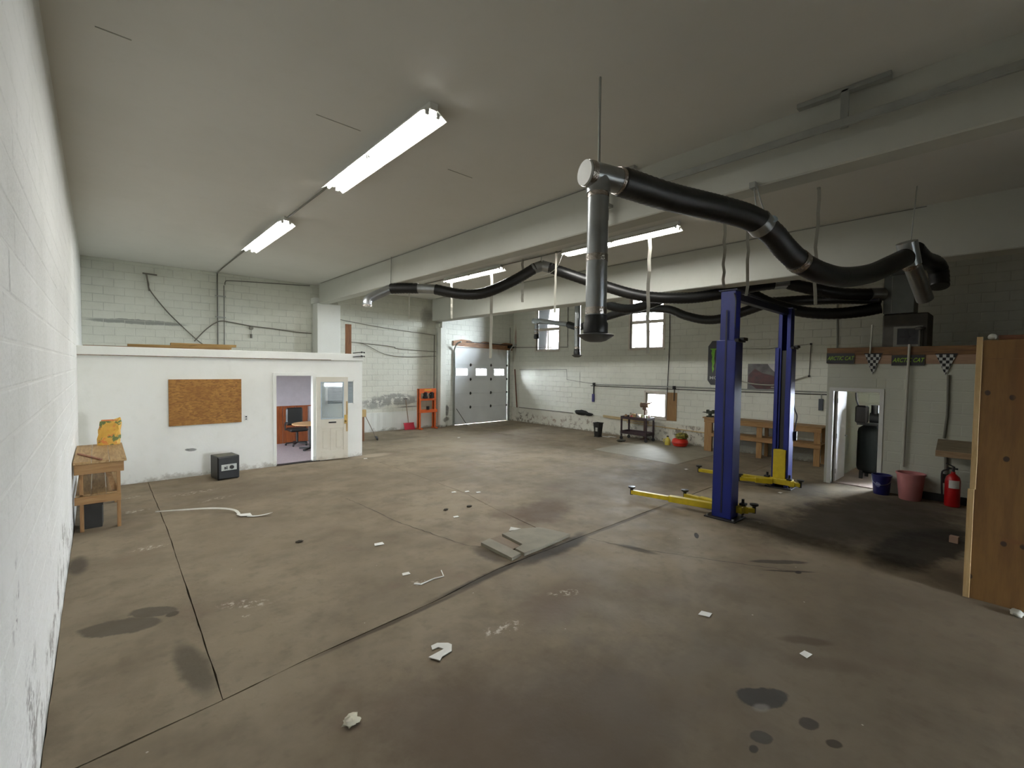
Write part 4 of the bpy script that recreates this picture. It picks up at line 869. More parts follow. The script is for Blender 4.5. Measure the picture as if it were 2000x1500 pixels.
# ------------------------------------------------------------------ two-post vehicle lift
lf = thing('vehicle_lift', 'blue two post car lift with yellow arms', 'car lift', (8.87, 3.1, 0))
def column(cx, cy, s):
    """C-channel column, open towards s (+1 = +X); lower wide stage and upper narrow stage"""
    def ch(x, wy, wx, z0, z1, th):
        t = MB()
        t.box(x-s*wx/2, x-s*(wx/2-th), cy-wy/2, cy+wy/2, z0, z1, ch=.006)
        for k in (-1, 1):
            t.box(x-s*wx/2, x+s*wx/2, cy+k*wy/2, cy+k*(wy/2-th), z0, z1, ch=.004)
            t.box(x+s*wx/2, x+s*(wx/2-th), cy+k*wy/2, cy+k*(wy/2-.07), z0, z1, ch=.003)
        return t
    c = ch(cx, .30, .27, .02, 2.83, .014).build('column', M_BLUE, lf)
    ch(cx, .225, .20, .5, 3.60, .012).build('inner_column', M_BLUE, c)
    MB().box(cx-s*.142, cx-s*.135, cy-.012, cy+.012, .1, 3.3).build('rib', M_BLUEDK, c)
    MB().box(cx-s*.14, cx+s*.14, cy-.19, cy-.13, 2.80, 2.85, ch=.006).box(cx-s*.06, cx+s*.1, cy-.24, cy-.17, 2.82, 2.87, ch=.006).build('stop_bracket', M_DARKSTEEL, c)
    MB().box(cx-.22, cx+.22, cy-.24, cy+.24, 0.001, .022, ch=.004).build('base_plate', M_DARKSTEEL, c)
    for a in (-.18, .18):
        for b in (-.2, .2): MB().cyl((cx+a, cy+b, .02), (cx+a, cy+b, .05), .018, 6).build('anchor_bolt', M_GALV, c)
    MB().box(cx-.12, cx+.12, cy-.14, cy+.14, 3.60, 3.625, ch=.004).build('top_plate', M_BLUEDK, c)
    MB().box(cx-s*.02, cx+s*.07, cy-.07, cy+.07, .5, 2.78, ch=.01).build('channel_shade', M_BLACK, c)  # added black box, stands in for shade inside the column channel
    # carriage and hydraulic ram inside
    g = MB().box(cx+s*.02, cx+s*.17, cy-.115, cy+.115, .08, .78, ch=.008).box(cx+s*.06, cx+s*.24, cy-.24, cy+.24, .09, .20, ch=.008).build('carriage', M_YEL, lf)
    MB().cyl((cx-s*.03, cy, .05), (cx-s*.03, cy, 2.6), .035, 12).build('hydraulic_ram', M_BLACK, g)
    for k in (-1, 1):
        MB().cyl((cx+s*.20, cy+k*.2, .05), (cx+s*.20, cy+k*.2, .30), .022, 10).build('pivot_pin', M_DARKSTEEL, g)
        MB().box(cx+s*.15, cx+s*.25, cy+k*.16, cy+k*.25, .20, .235, ch=.004).build('arm_lock', M_DARKSTEEL, g)
    return c
column(7.43, 3.05, 1); column(10.31, 3.12, -1)
MB().bar((7.48, 3.05, 3.54), (10.26, 3.12, 3.54), .11, .11, ch=.006).build('overhead_beam', M_BLUEDK, lf)
MB().tube(smooth_path([(7.36, 2.95, 2.9), (7.33, 2.93, 3.4), (7.5, 2.98, 3.61), (8.9, 3.04, 3.61), (10.2, 3.08, 3.61)], 6), .012, 6).build('hydraulic_line', M_BLACK, lf)
def arm(p, q, r, pad=True):
    p, q = Vector(p), Vector(q); mid = p.lerp(q, .52)
    a = MB().bar(p, mid, .11, .10, ch=.006).build('arm', M_YEL, lf)
    MB().bar(mid-(q-p)*.08, q, .08, .07, ch=.005).build('arm_extension', M_YEL, a)
    MB().cyl((q.x, q.y, q.z-.05), (q.x, q.y, q.z+.07), .028, 12).lathe((q.x, q.y, q.z+.06), [(.03, 0), (.062, .015), (.065, .04), (.02, .045)], 14).build('pad', M_BLACK, a)
    return a
arm((7.46, 3.24, .13), (7.16, 4.60, .13), 0)
arm((7.62, 3.26, .13), (7.70, 3.86, .13), 0)
arm((7.60, 2.88, .13), (7.74, 2.72, .13), 0)
arm((10.12, 3.3, .13), (9.92, 4.66, .13), 0)
arm((10.08, 3.22, .13), (9.80, 3.74, .13), 0)
arm((10.12, 2.92, .13), (10.16, 2.74, .13), 0)
MB().tube(smooth_path([(10.48, 3.02, 1.9), (10.5, 2.98, 1.6), (10.56, 2.95, 1.45), (10.52, 2.96, 1.25), (10.5, 2.98, 1.1)], 5), .012, 6).box(10.45, 10.53, 2.92, 2.98, .95, 1.14, ch=.01).build('control_cable', M_BLACK, lf)

# ------------------------------------------------------------------ workbench by the left wall
wbz = .99
t = thing('workbench', 'small pine workbench against the left wall', 'workbench', (0, 9.3, 0))
for i in range(3):
    x0 = XL+.012+i*.187; MB().box(x0, x0+.183, 8.50, 10.24, wbz-.036, wbz, ch=.004).build('top_board', wood('bench_top', (172, 142, 98), (134, 104, 66), axis=1), t)
MB().box(XL+.02, .26, 8.53, 8.57, wbz-.18, wbz-.037, ch=.004).build('apron', M_PINEX, t)
MB().box(.222, .26, 8.575, 10.2, wbz-.18, wbz-.037, ch=.004).build('apron', M_PINE, t)
for x, y in ((XL+.07, 8.58), (.18, 8.575), (XL+.07, 10.1), (.18, 10.1)):
    MB().box(x, x+.042, y, y+.085, 0, wbz-.037, ch=.003).build('leg', M_PINEZ, t)
MB().box(XL+.02, .225, 8.545, 8.574, .39, .50, ch=.003).build('shelf_rail', M_PINEX, t)
for i in range(3): MB().box(XL+.03+i*.16, XL+.185+i*.16, 8.58, 10.15, .50, .52, ch=.003).build('shelf_board', wood('bench_top', (172, 142, 98), (134, 104, 66), axis=1), t)
MB().bar((.16, 8.66, .53), (.06, 8.66, .93), .03, .06).build('brace', M_PINE, t)
tag(MB().bar((XL+.05, 9.25, wbz+.012), (.02, 8.52, wbz+.012), .03, .02, ch=.003).build('wood_strip', wood('red_strip', (150, 100, 74), (120, 76, 54), axis=1)), 'thin reddish wood strip lying across the pine workbench', 'wood strip')
# yellow bag
bag = thing('yellow_bag', 'crumpled yellow and green bag standing on the pine workbench', 'bag', (.12, 10.12, wbz))
m = MB(); prof = []
for i in range(9):
    z = .40*i/8
    for k in range(16):
        a = 2*math.pi*k/16; rx = .145*(1-.1*(i/8)**2); ry = .085*(1-.75*(i/8)**2)
        ca, sa = math.cos(a), math.sin(a)
        e = lambda v: math.copysign(abs(v)**.6, v)
        j = random.uniform(-.012, .012)*(i > 0)
        prof.append((.12+e(ca)*rx+j+.03*(i/8), 10.12+e(sa)*ry+j, wbz+z+(random.uniform(-.02, .025)+.03*ca if i == 8 else 0)))
m.add(prof, [(i*16+k, i*16+(k+1) % 16, (i+1)*16+(k+1) % 16, (i+1)*16+k) for i in range(8) for k in range(16)] + [tuple(range(16))[::-1], tuple(range(128, 144))])
def bag_mat():
    mm, nt, b = new_mat('bag_print'); L = nt.links; b.inputs['Roughness'].default_value = .45
    g = N(nt, 'ShaderNodeNewGeometry'); col = rgb(nt, (206, 160, 62))
    col = mixc(nt, noise_fac(nt, g.outputs['Position'], 9, .55, .6), col, (60, 96, 50), .9)
    col = mixc(nt, noise_fac(nt, g.outputs['Position'], 13, .6, .64), col, (206, 120, 60), .9)
    col = mixc(nt, noise_fac(nt, g.outputs['Position'], 7, .62, .68), col, (232, 206, 120), .8)
    L.new(col, b.inputs['Base Color']); return mm
m.build('bag_body', bag_mat(), bag)
MB().box(.03, .24, 10.10, 10.14, wbz+.385, wbz+.415, ch=.008).build('top_fold', mat('orange_fold', (214, 130, 74), .5, var=.1), bag)
tag(MB().prism([(-.17, 8.72), (.02, 8.72), (.035, 9.0), (-.18, 9.0)], 'Z', 0, .32).prism([(-.18, 8.71), (.03, 8.71), (.045, 9.01), (-.19, 9.01)], 'Z', .32, .345).build('black_bin', mat('dull_black', (48, 46, 42), .7, var=.2)), 'dark plastic bin under the pine workbench', 'bin')

# ------------------------------------------------------------------ along the office wall
sf = thing('safe', 'black floor safe with silver keypad panel beside the office wall', 'safe', (1.9, 10.9, 0))
MS = Matrix.Translation((1.76, 10.70, 0)) @ Matrix.Rotation(math.radians(7), 4, 'Z')
M_SAFE = mat('safe_black', (34, 35, 36), .4, .2, var=.12)
MB().box(0, .40, .012, .44, .012, .475, ch=.01).xform(MS).build('body', M_SAFE, sf)
sd = MB().box(.012, .388, -.012, .012, .03, .46, ch=.008).xform(MS).build('door', M_SAFE, sf)
MB().box(.06, .34, -.018, -.01, .19, .315, ch=.003).xform(MS).build('panel', mat('silver_panel', (196, 198, 192), .4, .3, var=.05), sd)
MB().cyl((.245, -.018, .252), (.245, -.045, .252), .038, 18).xform(MS).build('dial', M_BLACK, sd)
MB().box(.115, .135, -.03, -.018, .22, .27).box(.155, .165, -.03, -.018, .215, .285).box(.115, .165, -.035, -.022, .235, .25).xform(MS).build('keypad', M_BLACK, sd)
for x in (.03, .37):
    for y in (.05, .40): MB().cyl((x, y, .001), (x, y, .012), .02, 10).xform(MS).build('foot', M_BLACK, sf)
MB().box(.02, .36, .06, .4, .4755, .4775).xform(MS).build('dust_sheet', mat('dusty_top', (112, 112, 100), .8, var=.2), sf)
def osb_mat():
    mm, nt, b = new_mat('osb'); L = nt.links; b.inputs['Roughness'].default_value = .75
    g = N(nt, 'ShaderNodeNewGeometry'); P = g.outputs['Position']
    vo = N(nt, 'ShaderNodeTexVoronoi'); vo.inputs['Scale'].default_value = 22; mp = N(nt, 'ShaderNodeMapping'); mp.inputs['Scale'].default_value = (1, 1, 2.2); mp.inputs['Rotation'].default_value = (0, .6, 0)
    L.new(P, mp.inputs[0]); L.new(mp.outputs[0], vo.inputs['Vector'])
    sc_ = N(nt, 'ShaderNodeSeparateColor'); L.new(vo.outputs['Color'], sc_.inputs[0]); col = mixc(nt, sc_.outputs[0], rgb(nt, (172, 124, 60)), (118, 78, 34), .85)
    col = mixc(nt, noise_fac(nt, P, 3, .4, .7), col, (132, 88, 38), .6)
    L.new(col, b.inputs['Base Color']); return mm
tag(MB().box(1.05, 2.34, OY-.022, OY-.004, 1.08, 2.03, ch=.002).build('osb_board', osb_mat()), 'brown strand board panel screwed to the office wall', 'board')
sw = thing('light_switch', 'small light switch plate beside the office door', 'switch', (2.43, OY-.01, 1.17))
MB().box(2.39, 2.47, OY-.01, OY-.001, 1.11, 1.23, ch=.003).build('plate', M_WHITE, sw); MB().box(2.415, 2.445, OY-.018, OY-.01, 1.175, 1.205).build('toggle', M_BLACK, sw); MB().box(2.415, 2.445, OY-.018, OY-.01, 1.13, 1.15).build('screw', M_DARKSTEEL, sw)
for x0, x1, y, z, wd, hh, lab, mm in ((-.2, 2.2, 12.0, 2.635, .24, .05, 'long dark plank lying on the office roof', M_OLDWOOD), (.45, 2.25, 12.02, 2.686, .2, .05, 'pale brown plank on top of the dark plank on the office roof', wood('tan_plank', (150, 120, 66), (120, 92, 48), axis=0)),
        (1.15, 2.35, 12.04, 2.737, .18, .055, 'short tan board topmost of the planks on the office roof', wood('tan_plank', (150, 120, 66), (120, 92, 48), axis=0))):
    tag(MB().bar((x0, y+.03, z+hh/2), (x1, y-.02, z+hh/2), wd, hh, ch=.004).build('roof_plank', mm), lab, 'plank', 'planks on the office roof')
tag(MB().box(4.745, 4.90, 11.62, 11.655, 2.662, 3.43, ch=.004).build('upright_board', M_OLDZ), 'reddish brown board standing on the office roof beside the column', 'board')
m = MB()
for z, y in ((2.70, OY-.05), (2.60, OY-.05)):
    m.tube(smooth_path([(4.85, y, z-.02), (5.0, y-.02, z), (5.16, y, z+.01)], 4), .012, 6).sphere((5.08, y-.01, z+.01), .03, .02, .022, 8, 6).sphere((5.15, y-.01, z), .02, .02, .018, 8, 6)
tag(m.build('wire_end', M_BLACK), 'black wire stub at the end of the office roof edge', 'wire')
# wiring on the far wall
run('slack_cable', 'dark cable hanging in a curve down the far wall to the office roof', [(.97, YBK-.03, 4.69), (1.02, YBK-.03, 4.45), (1.06, YBK-.04, 4.25), (1.4, YBK-.04, 3.75), (1.75, YBK-.04, 3.35), (2.05, YBK-.05, 3.03), (2.2, YBK-.06, 2.9)], .014, M_CABLE, 'cable', 6, 6)
tag(MB().bar((.90, YBK-.02, 4.70), (1.2, YBK-.02, 4.69), .03, .03).bar((.98, YBK-.03, 4.68), (1.03, YBK-.05, 4.25), .025, .03).build('wall_hook', M_CABLE), 'rusty metal hook high on the far wall', 'hook')
run('wall_cable', 'dark cable rising from the planks along the far wall to the column', [(2.0, YBK-.05, 2.98), (2.3, YBK-.04, 3.35), (2.6, YBK-.04, 3.58), (2.9, YBK-.04, 3.57), (3.4, YBK-.04, 3.50), (4.0, YBK-.04, 3.46), (4.72, YBK-.04, 3.40), (5.15, YBK-.03, 3.39)], .016, M_CABLE, 'cable', 6, 6)
jb = thing('junction_box', 'small round lamp holder box on the far wall above the office', 'junction box', (3.4, YBK-.03, 3.3))
MB().cyl((3.41, YBK-.004, 3.44), (3.41, YBK-.06, 3.44), .055, 14).build('box', M_CONDUIT, jb); MB().cyl((3.41, YBK-.04, 3.40), (3.41, YBK-.04, 3.26), .006, 6).build('pull_chain', M_CONDUIT, jb); MB().cyl((3.41, YBK-.04, 3.26), (3.41, YBK-.04, 3.14), .03, 10).build('lamp_socket', M_CONDUIT, jb)
for lab, pts in (('upper thin wire strung along the block wall between the column and the garage corner', [(6.0, YBK-.02, 3.92), (7.6, YBK-.03, 3.75), (9.85, YBK-.02, 3.6)]),
                 ('lower thin wire dipping along the block wall beside the brown board', [(6.3, YBK-.02, 3.17), (6.9, YBK-.03, 3.13), (7.7, YBK-.03, 2.8), (8.6, YBK-.03, 2.72), (9.9, YBK-.02, 2.78)]),
                 ('straight thin wire above the dipping wire on the block wall', [(6.4, YBK-.02, 3.18), (8.0, YBK-.03, 3.08), (8.15, YBK-.03, 3.02), (9.0, YBK-.03, 2.98), (9.9, YBK-.02, 2.96)])):
    run('wall_wire', lab, pts, .010, M_CABLE, 'wire', 6, 6)
run('drain_pipe', 'thin dark pipe running down the corner beside the orange press', [(9.81, YBK-.03, 3.6), (9.81, YBK-.03, .72)], .016, M_CABLE, 'pipe')
# inside the office: chair and table
oc = thing('office_chair', 'black swivel office chair inside the office', 'chair', (4.3, 14.05, 0))
for k in range(5):
    a = k*2*math.pi/5+.3; e = (4.3+.3*math.cos(a), 14.05+.3*math.sin(a), .08)
    MB().bar((4.3, 14.05, .10), e, .045, .035).build('base_leg', M_BLACK, oc); MB().sphere((e[0], e[1], .042), .03, .03, .03, 8, 6).build('caster', M_BLACK, oc)
MB().cyl((4.3, 14.05, .1), (4.3, 14.05, .43), .03, 12).build('gas_lift', M_BLACK, oc)
MB().box(4.05, 4.55, 13.82, 14.3, .43, .52, ch=.035).build('seat', M_BLACK, oc)
MB().box(4.06, 4.52, 14.24, 14.32, .58, 1.10, ch=.035).build('backrest', M_BLACK, oc)
for x in (4.02, 4.58): MB().tube(smooth_path([(x, 14.2, .45), (x, 14.22, .64), (x, 14.1, .68), (x, 13.88, .67)], 4), .02, 8).build('armrest', M_BLACK, oc)
tb = thing('round_table', 'round wooden table inside the office doorway', 'table', (4.35, 13.1, 0))
MB().lathe((4.38, 13.15, .71), [(.02, 0), (.46, 0), (.48, .012), (.48, .028), (.46, .035), (.01, .035)], 32).build('tabletop', wood('table_oak', (196, 158, 112), (170, 128, 84), axis=0), tb)
MB().cyl((4.38, 13.15, .06), (4.38, 13.15, .71), .04, 14).build('pedestal', M_BLACK, tb)
for k in range(4):
    a = k*math.pi/2+.7; MB().bar((4.38, 13.15, .06), (4.38+.33*math.cos(a), 13.15+.33*math.sin(a), .035), .05, .04).build('foot', M_BLACK, tb)
tag(MB().prism([(4.05, 12.05), (4.47, 12.15), (4.52, 12.4), (4.3, 12.38)], 'Z', .013, .14).build('cardboard_heap', wood('cardboard', (140, 108, 74), (116, 88, 58))), 'brown cardboard on the carpet inside the office', 'cardboard')

# ------------------------------------------------------------------ far corner: post, broom, shovel, press
po = thing('wood_post', 'short wooden post standing beside the office corner', 'post', (6.12, 13.66, 0))
MB().box(6.07, 6.16, 13.62, 13.71, 0, .82, ch=.004).build('shaft', M_OLDZ, po); MB().box(6.045, 6.215, 13.60, 13.73, .76, .99, ch=.01).build('pale_block', wood('pale_block', (190, 164, 112), (164, 136, 84), axis=2), po)
bm_ = thing('broom', 'push broom with black head leaning on the wooden post', 'broom', (6.58, 13.62, 0))
MB().cyl((6.235, 13.74, .80), (6.55, 13.64, .09), .012, 8).build('handle', mat('broom_handle', (132, 118, 104), .5, var=.1), bm_)
MB().bar((6.52, 13.5, .09), (6.60, 13.76, .09), .06, .05, ch=.008).build('head', M_BLACK, bm_)
for i in range(9): MB().box(6.535+i*.0085, 6.56+i*.0085, 13.5+i*.028, 13.52+i*.028, .004, .07).build('bristle', M_BLACK, bm_)
sh = thing('snow_shovel', 'red plastic snow shovel leaning on the far block wall', 'shovel', (8.6, 15.1, 0))
MB().cyl((8.52, 15.27, 1.12), (8.54, 15.10, .27), .015, 8).build('shaft', mat('shaft_wood', (150, 132, 108), .6, var=.1), sh)
MB().bar((8.45, 15.275, 1.15), (8.59, 15.275, 1.15), .025, .025).build('grip', M_DARKSTEEL, sh)
MB().prism([(8.33, .27), (8.74, .27), (8.80, .01), (8.37, .01)], 'Y', 15.06, 15.075).prism([(8.32, .27), (8.75, .27), (8.74, .24), (8.33, .24)], 'Y', 15.04, 15.09).build('blade', mat('crimson_plastic', (196, 56, 74), .4, var=.06), sh)
pr = thing('shop_press', 'orange steel shop press in the far corner', 'press', (9.3, 15.0, 0))
M_ORA = mat('press_orange', (204, 93, 38), .45, var=.08, scale=6)
for x in (8.92, 9.58):
    MB().box(x-.045, x+.045, 14.92, 14.98, .03, 1.53, ch=.005).box(x-.045, x-.033, 14.92, 15.06, .03, 1.53).build('upright', M_ORA, pr)
    MB().box(x-.05, x+.05, 14.78, 15.12, 0.001, .05, ch=.006).build('foot', M_ORA, pr)
MB().box(8.88, 9.62, 14.9, 15.02, 1.36, 1.53, ch=.006).build('top_beam', M_ORA, pr); MB().box(8.88, 9.62, 14.9, 15.02, 1.08, 1.16, ch=.005).build('mid_beam', M_ORA, pr); MB().box(8.86, 9.66, 14.88, 15.04, .62, .74, ch=.006).build('bed', M_ORA, pr)
MB().cyl((9.15, 14.93, 1.16), (9.15, 14.93, 1.40), .075, 14).box(9.08, 9.22, 14.86, 15.0, 1.16, 1.24).build('jack', M_DARKSTEEL, pr)
MB().cyl((9.42, 14.93, 1.16), (9.42, 14.93, 1.40), .075, 14).cyl((9.30, 14.9, 1.3), (9.42, 14.9, 1.3), .03, 8).build('pump', M_DARKSTEEL, pr)
MB().cyl((9.25, 14.9, .74), (9.25, 14.9, .86), .06, 12).build('anvil', M_DARKSTEEL, pr); MB().box(9.1, 9.4, 14.895, 14.90, 1.46, 1.50).build('plate', mat('plate_yellow', (222, 190, 60), .5), pr)

# ------------------------------------------------------------------ window wall: pipes, cords, signs
XW = XR-.025
pp = thing('wall_pipe_run', 'twin grey pipes running along the window wall behind the lift', 'pipe', (XW, 7, 1.77))
MB().tube([(XW, 10.62, 1.78), (XW, 3.1, 1.84)], .018, 8).build('pipe', M_STRUT, pp); MB().tube([(XW, 10.75, 1.72), (XW, 6.0, 1.74), (XW, 3.0, 1.78)], .012, 8).build('pipe', M_DARKSTEEL, pp)
for y, z in ((10.59, 1.42), (7.37, 1.36)): MB().tube([(XW-.01, y, 1.8), (XW-.01, y, z)], .014, 6).box(XW-.05, XW+.015, y-.04, y+.04, 1.74, 1.84).build('drop_valve', M_DARKSTEEL, pp)
run('conduit', 'thin dark vertical conduit right of the tall window above the cart', [(XR-.016, 7.60, 4.3), (XR-.016, 7.58, 3.4), (XR-.016, 7.64, .72)], .012, M_DARKSTEEL)
run('conduit', 'thin conduit bent around the window nearest the garage door', [(XR-.024, 11.95, 4.9), (XR-.024, 11.94, 3.21), (XR-.024, 15.1, 3.27)], .014, M_CONDUIT)
run('conduit', 'thin pale wire stepping down the wall below the window nearest the garage door', [(XR-.018, 14.7, 2.28), (XR-.018, 11.97, 2.32), (XR-.018, 11.95, 1.92), (XR-.018, 10.65, 1.80)], .008, M_CONDUIT)
run('conduit', 'dark conduit down the garage door wall near the corner', [(13.62, YG-.02, 4.15), (13.63, YG-.02, 3.45)], .016, M_STRUT)
tag(MB().bar((XR-.08, 14.95, 2.3), (XR-.10, 14.76, .61), .04, .03).build('rusty_bar', mat('rust', (112, 66, 44), .8, var=.2)), 'long rusty bar leaning in the corner beside the garage door', 'bar')
run('conduit', 'grey hanging conduit on the wall left of the utility room', [(XR-.03, 3.05, 4.1), (XR-.03, 3.02, 3.2), (XR-.03, 3.0, 1.9)], .02, M_STRUT)
bs = thing('hanging_strap_tool', 'purple strap hanging from the wall pipe', 'strap', (XW-.03, 10.6, 1.1))
MB().tube([(XW-.03, 10.6, 1.72), (XW-.03, 10.6, 1.42)], .01, 6).build('hook', M_DARKSTEEL, bs); MB().box(XW-.05, XW-.01, 10.55, 10.66, 1.12, 1.42, ch=.012).build('strap_body', mat('purple_strap', (70, 66, 128), .6, var=.1), bs)
run('slack_wire', 'white cord looping across the dark poster on the window wall', [(XR-.05, 5.36, 2.09), (XR-.05, 5.2, 2.03), (XR-.05, 4.8, 1.98), (XR-.05, 4.3, 2.0), (XR-.05, 3.66, 2.24)], .018, M_STRAP, 'cord', 6, 6)
run('slack_wire', 'thin wire from the sign to the rod right of the far lift column', [(XR-.02, 5.40, 3.0), (XR-.02, 4.6, 2.98), (XR-.02, 3.63, 3.08)], .006, M_CONDUIT, 'wire', 5)
rd = thing('wall_rod', 'thin upright rod fixed to the window wall right of the lift', 'rod', (XR-.03, 3.6, 2.24))
MB().cyl((XR-.025, 3.59, 3.06), (XR-.025, 3.61, 2.26), .010, 8).build('rod', M_CONDUIT, rd)
for z, y in ((3.08, 3.59), (2.24, 3.61)): MB().cyl((XR-.001, y, z), (XR-.05, y, z), .025, 10).build('knob', M_DARKSTEEL, rd)
wbx = thing('outlet_box', 'small grey outlet box on the window wall above the bench end', 'outlet', (XR-.03, 3.33, 1.4))
MB().box(XR-.06, XR-.006, 3.27, 3.37, 1.36, 1.66, ch=.006).build('box', mat('box_blue_grey', (74, 82, 92), .5, var=.1), wbx); MB().tube([(XR-.03, 3.32, 1.66), (XR-.03, 3.32, 1.78)], .012, 6).build('stub', M_STRUT, wbx)
# can-shaped sign with claw mark
sg = thing('can_sign', 'black can shaped sign with green claw mark behind the near lift column', 'sign', (XR-.03, 5.9, 1.9))
y0, y1, z0, z1 = 5.42, 6.30, 1.92, 3.25
MB().prism([(y0+.1, z0), (y1-.1, z0), (y1, z0+.14), (y1, z1-.16), (y1-.12, z1), (y0+.12, z1), (y0, z1-.16), (y0, z0+.14)], 'X', XR-.02, XR-.006).build('panel', mat('sign_black', (28, 26, 24), .35, var=.1), sg)
M_LIME = mat('lime', (122, 190, 40), .5, var=.12, scale=20)
cl = MB(); yc = (y0+y1)/2
for i, (ya, wd, ln) in enumerate(((6.14, .14, .74), (5.90, .14, .80), (5.66, .14, .74))):
    pts = [(ya+wd/2+.05, 3.02), (ya-wd/2-.05, 3.02)]
    right = [(ya-wd/2+.02, 2.97), (ya-wd/2+.03, 2.85), (ya-wd*.2, 2.72), (ya-wd*.32, 2.6), (ya-.01, 2.48), (ya-.03, 2.40), (ya+.01, 3.02-ln)]
    left = [(ya+.03, 2.44), (ya+wd*.18, 2.56), (ya+wd*.36, 2.64), (ya+wd*.22, 2.76), (ya+wd*.45, 2.88), (ya+wd*.3, 2.97)]
    cl.prism(pts + right + left, 'X', XR-.024, XR-.0195)
cl.build('claw_mark', M_LIME, sg)
RX = Matrix(((0, 0, -1, 0), (-1, 0, 0, 0), (0, 1, 0, 0), (0, 0, 0, 1)))   # text plane facing -X, reading towards -Y
text_mesh('MONSTER', .135, 'lettering', mat('sign_grey', (190, 190, 186), .5), sg, Matrix.Translation((XR-.0215, yc, 2.13)) @ RX, .002, 1.25)
text_mesh('ENERGY', .07, 'lettering', M_LIME, sg, Matrix.Translation((XR-.0215, yc, 2.03)) @ RX, .002, 1.0)
# poster with a dark red machine
ps = thing('poster', 'dark poster with maroon picture on the window wall between the lift columns', 'poster', (XR-.02, 4.75, 1.86))
MB().box(XR-.014, XR-.008, 4.32, 5.14, 1.84, 2.56).build('sheet', mat('poster_grey', (112, 108, 106), .35, var=.3, scale=5, col2=(58, 54, 54)), ps)
MB().prism([(5.12, 2.02), (5.12, 2.24), (4.95, 2.42), (4.75, 2.30), (4.5, 2.24), (4.33, 2.16), (4.33, 1.9), (4.6, 1.86), (4.9, 1.86)], 'X', XR-.0165, XR-.014).build('picture_shape', mat('maroon', (86, 38, 40), .35, var=.3, scale=8), ps)
MB().prism([(4.62, 2.555), (4.33, 2.555), (4.33, 2.25), (4.42, 2.32), (4.55, 2.45)], 'X', XR-.0168, XR-.014).build('pale_arc', mat('pale_arc', (206, 204, 208), .4, var=.1), ps)
MB().box(XR-.018, XR-.0165, 4.40, 4.52, 1.90, 1.925).build('picture_shape', M_STRAP, ps)

# ------------------------------------------------------------------ right workbench
wk = thing('long_workbench', 'long pine workbench along the window wall behind the lift', 'workbench', (13.4, 4.7, 0))
for i in range(3): MB().box(13.16+i*.2, 13.355+i*.2, 3.12, 6.12, .955, .99, ch=.004).build('top_board', wood('bench_top2', (154, 121, 77), (132, 98, 58), axis=1), wk)
MB().box(13.18, 13.218, 3.14, 6.08, .84, .955, ch=.004).build('apron', M_PINE, wk)
MB().box(13.17, 13.26, 5.84, 6.06, 0, .84, ch=.004).build('leg', M_PINEZ, wk)
for y in (4.5, 3.16): MB().box(13.2, 13.24, y, y+.14, 0, .84, ch=.004).build('leg', M_PINEZ, wk)
for y in (5.9, 4.5, 3.16): MB().box(13.66, 13.70, y, y+.09, 0, .955, ch=.004).build('leg', M_PINEZ, wk)
MB().box(13.16, 13.2, 3.14, 5.9, .44, .54, ch=.004).build('shelf_rail', M_PINE, wk)
for i in range(2): MB().box(13.2+i*.24, 13.43+i*.24, 3.14, 6.0, .54, .56, ch=.003).build('shelf_board', wood('bench_top2', (154, 121, 77), (132, 98, 58), axis=1), wk)
vi = thing('bench_vise', 'small dark vise on the end of the long workbench', 'vise', (13.3, 5.95, .99))
M_VISE = mat('vise_green', (52, 58, 42), .6, .3, var=.2)
MB().box(13.22, 13.38, 5.88, 6.04, .99, 1.03, ch=.008).cyl((13.3, 5.96, 1.03), (13.3, 5.96, 1.08), .05, 12).build('base', M_VISE, vi); MB().box(13.24, 13.36, 5.90, 6.0, 1.08, 1.17, ch=.01).box(13.25, 13.35, 6.0, 6.06, 1.09, 1.2, ch=.008).box(13.25, 13.35, 5.85, 5.9, 1.09, 1.2, ch=.008).build('jaw', M_VISE, vi); MB().cyl((13.3, 6.06, 1.12), (13.3, 6.16, 1.12), .015, 8).cyl((13.22, 6.15, 1.12), (13.38, 6.15, 1.12), .008, 6).build('screw_handle', M_DARKSTEEL, vi)

# ------------------------------------------------------------------ tool cart and its surroundings
ct = thing('tool_cart', 'dark two shelf tool cart below the windows', 'cart', (13.25, 8.4, 0))
M_CART = mat('cart_maroon', (58, 40, 44), .45, .3, var=.15)
cx0, cx1, cy0, cy1 = 13.02, 13.52, 7.88, 8.86
for z0, z1 in ((.70, .79), (.20, .30)):
    tr = wall_mesh('X', cx0, cx0+.012, cy0, cy1, z0, z1).box(cx1-.012, cx1, cy0, cy1, z0, z1).box(cx0, cx1, cy0, cy0+.012, z0, z1).box(cx0, cx1, cy1-.012, cy1, z0, z1)
    s_ = tr.build('shelf_rim', M_CART, ct); MB().box(cx0, cx1, cy0, cy1, z0, z0+.012).build('shelf', mat('cart_tray', (150, 150, 148), .4, .4, var=.1), ct)
for x in (cx0+.015, cx1-.04):
    for y in (cy0+.005, cy1-.045):
        MB().box(x-.006, x+.036, y-.004, y+.05, .12, .79, ch=.004).build('leg', M_CART, ct)
        MB().cyl((x+.0, y+.02, .055), (x+.03, y+.02, .055), .055, 14).box(x+.002, x+.028, y+.0, y+.04, .07, .13).build('caster', M_BLACK, ct)
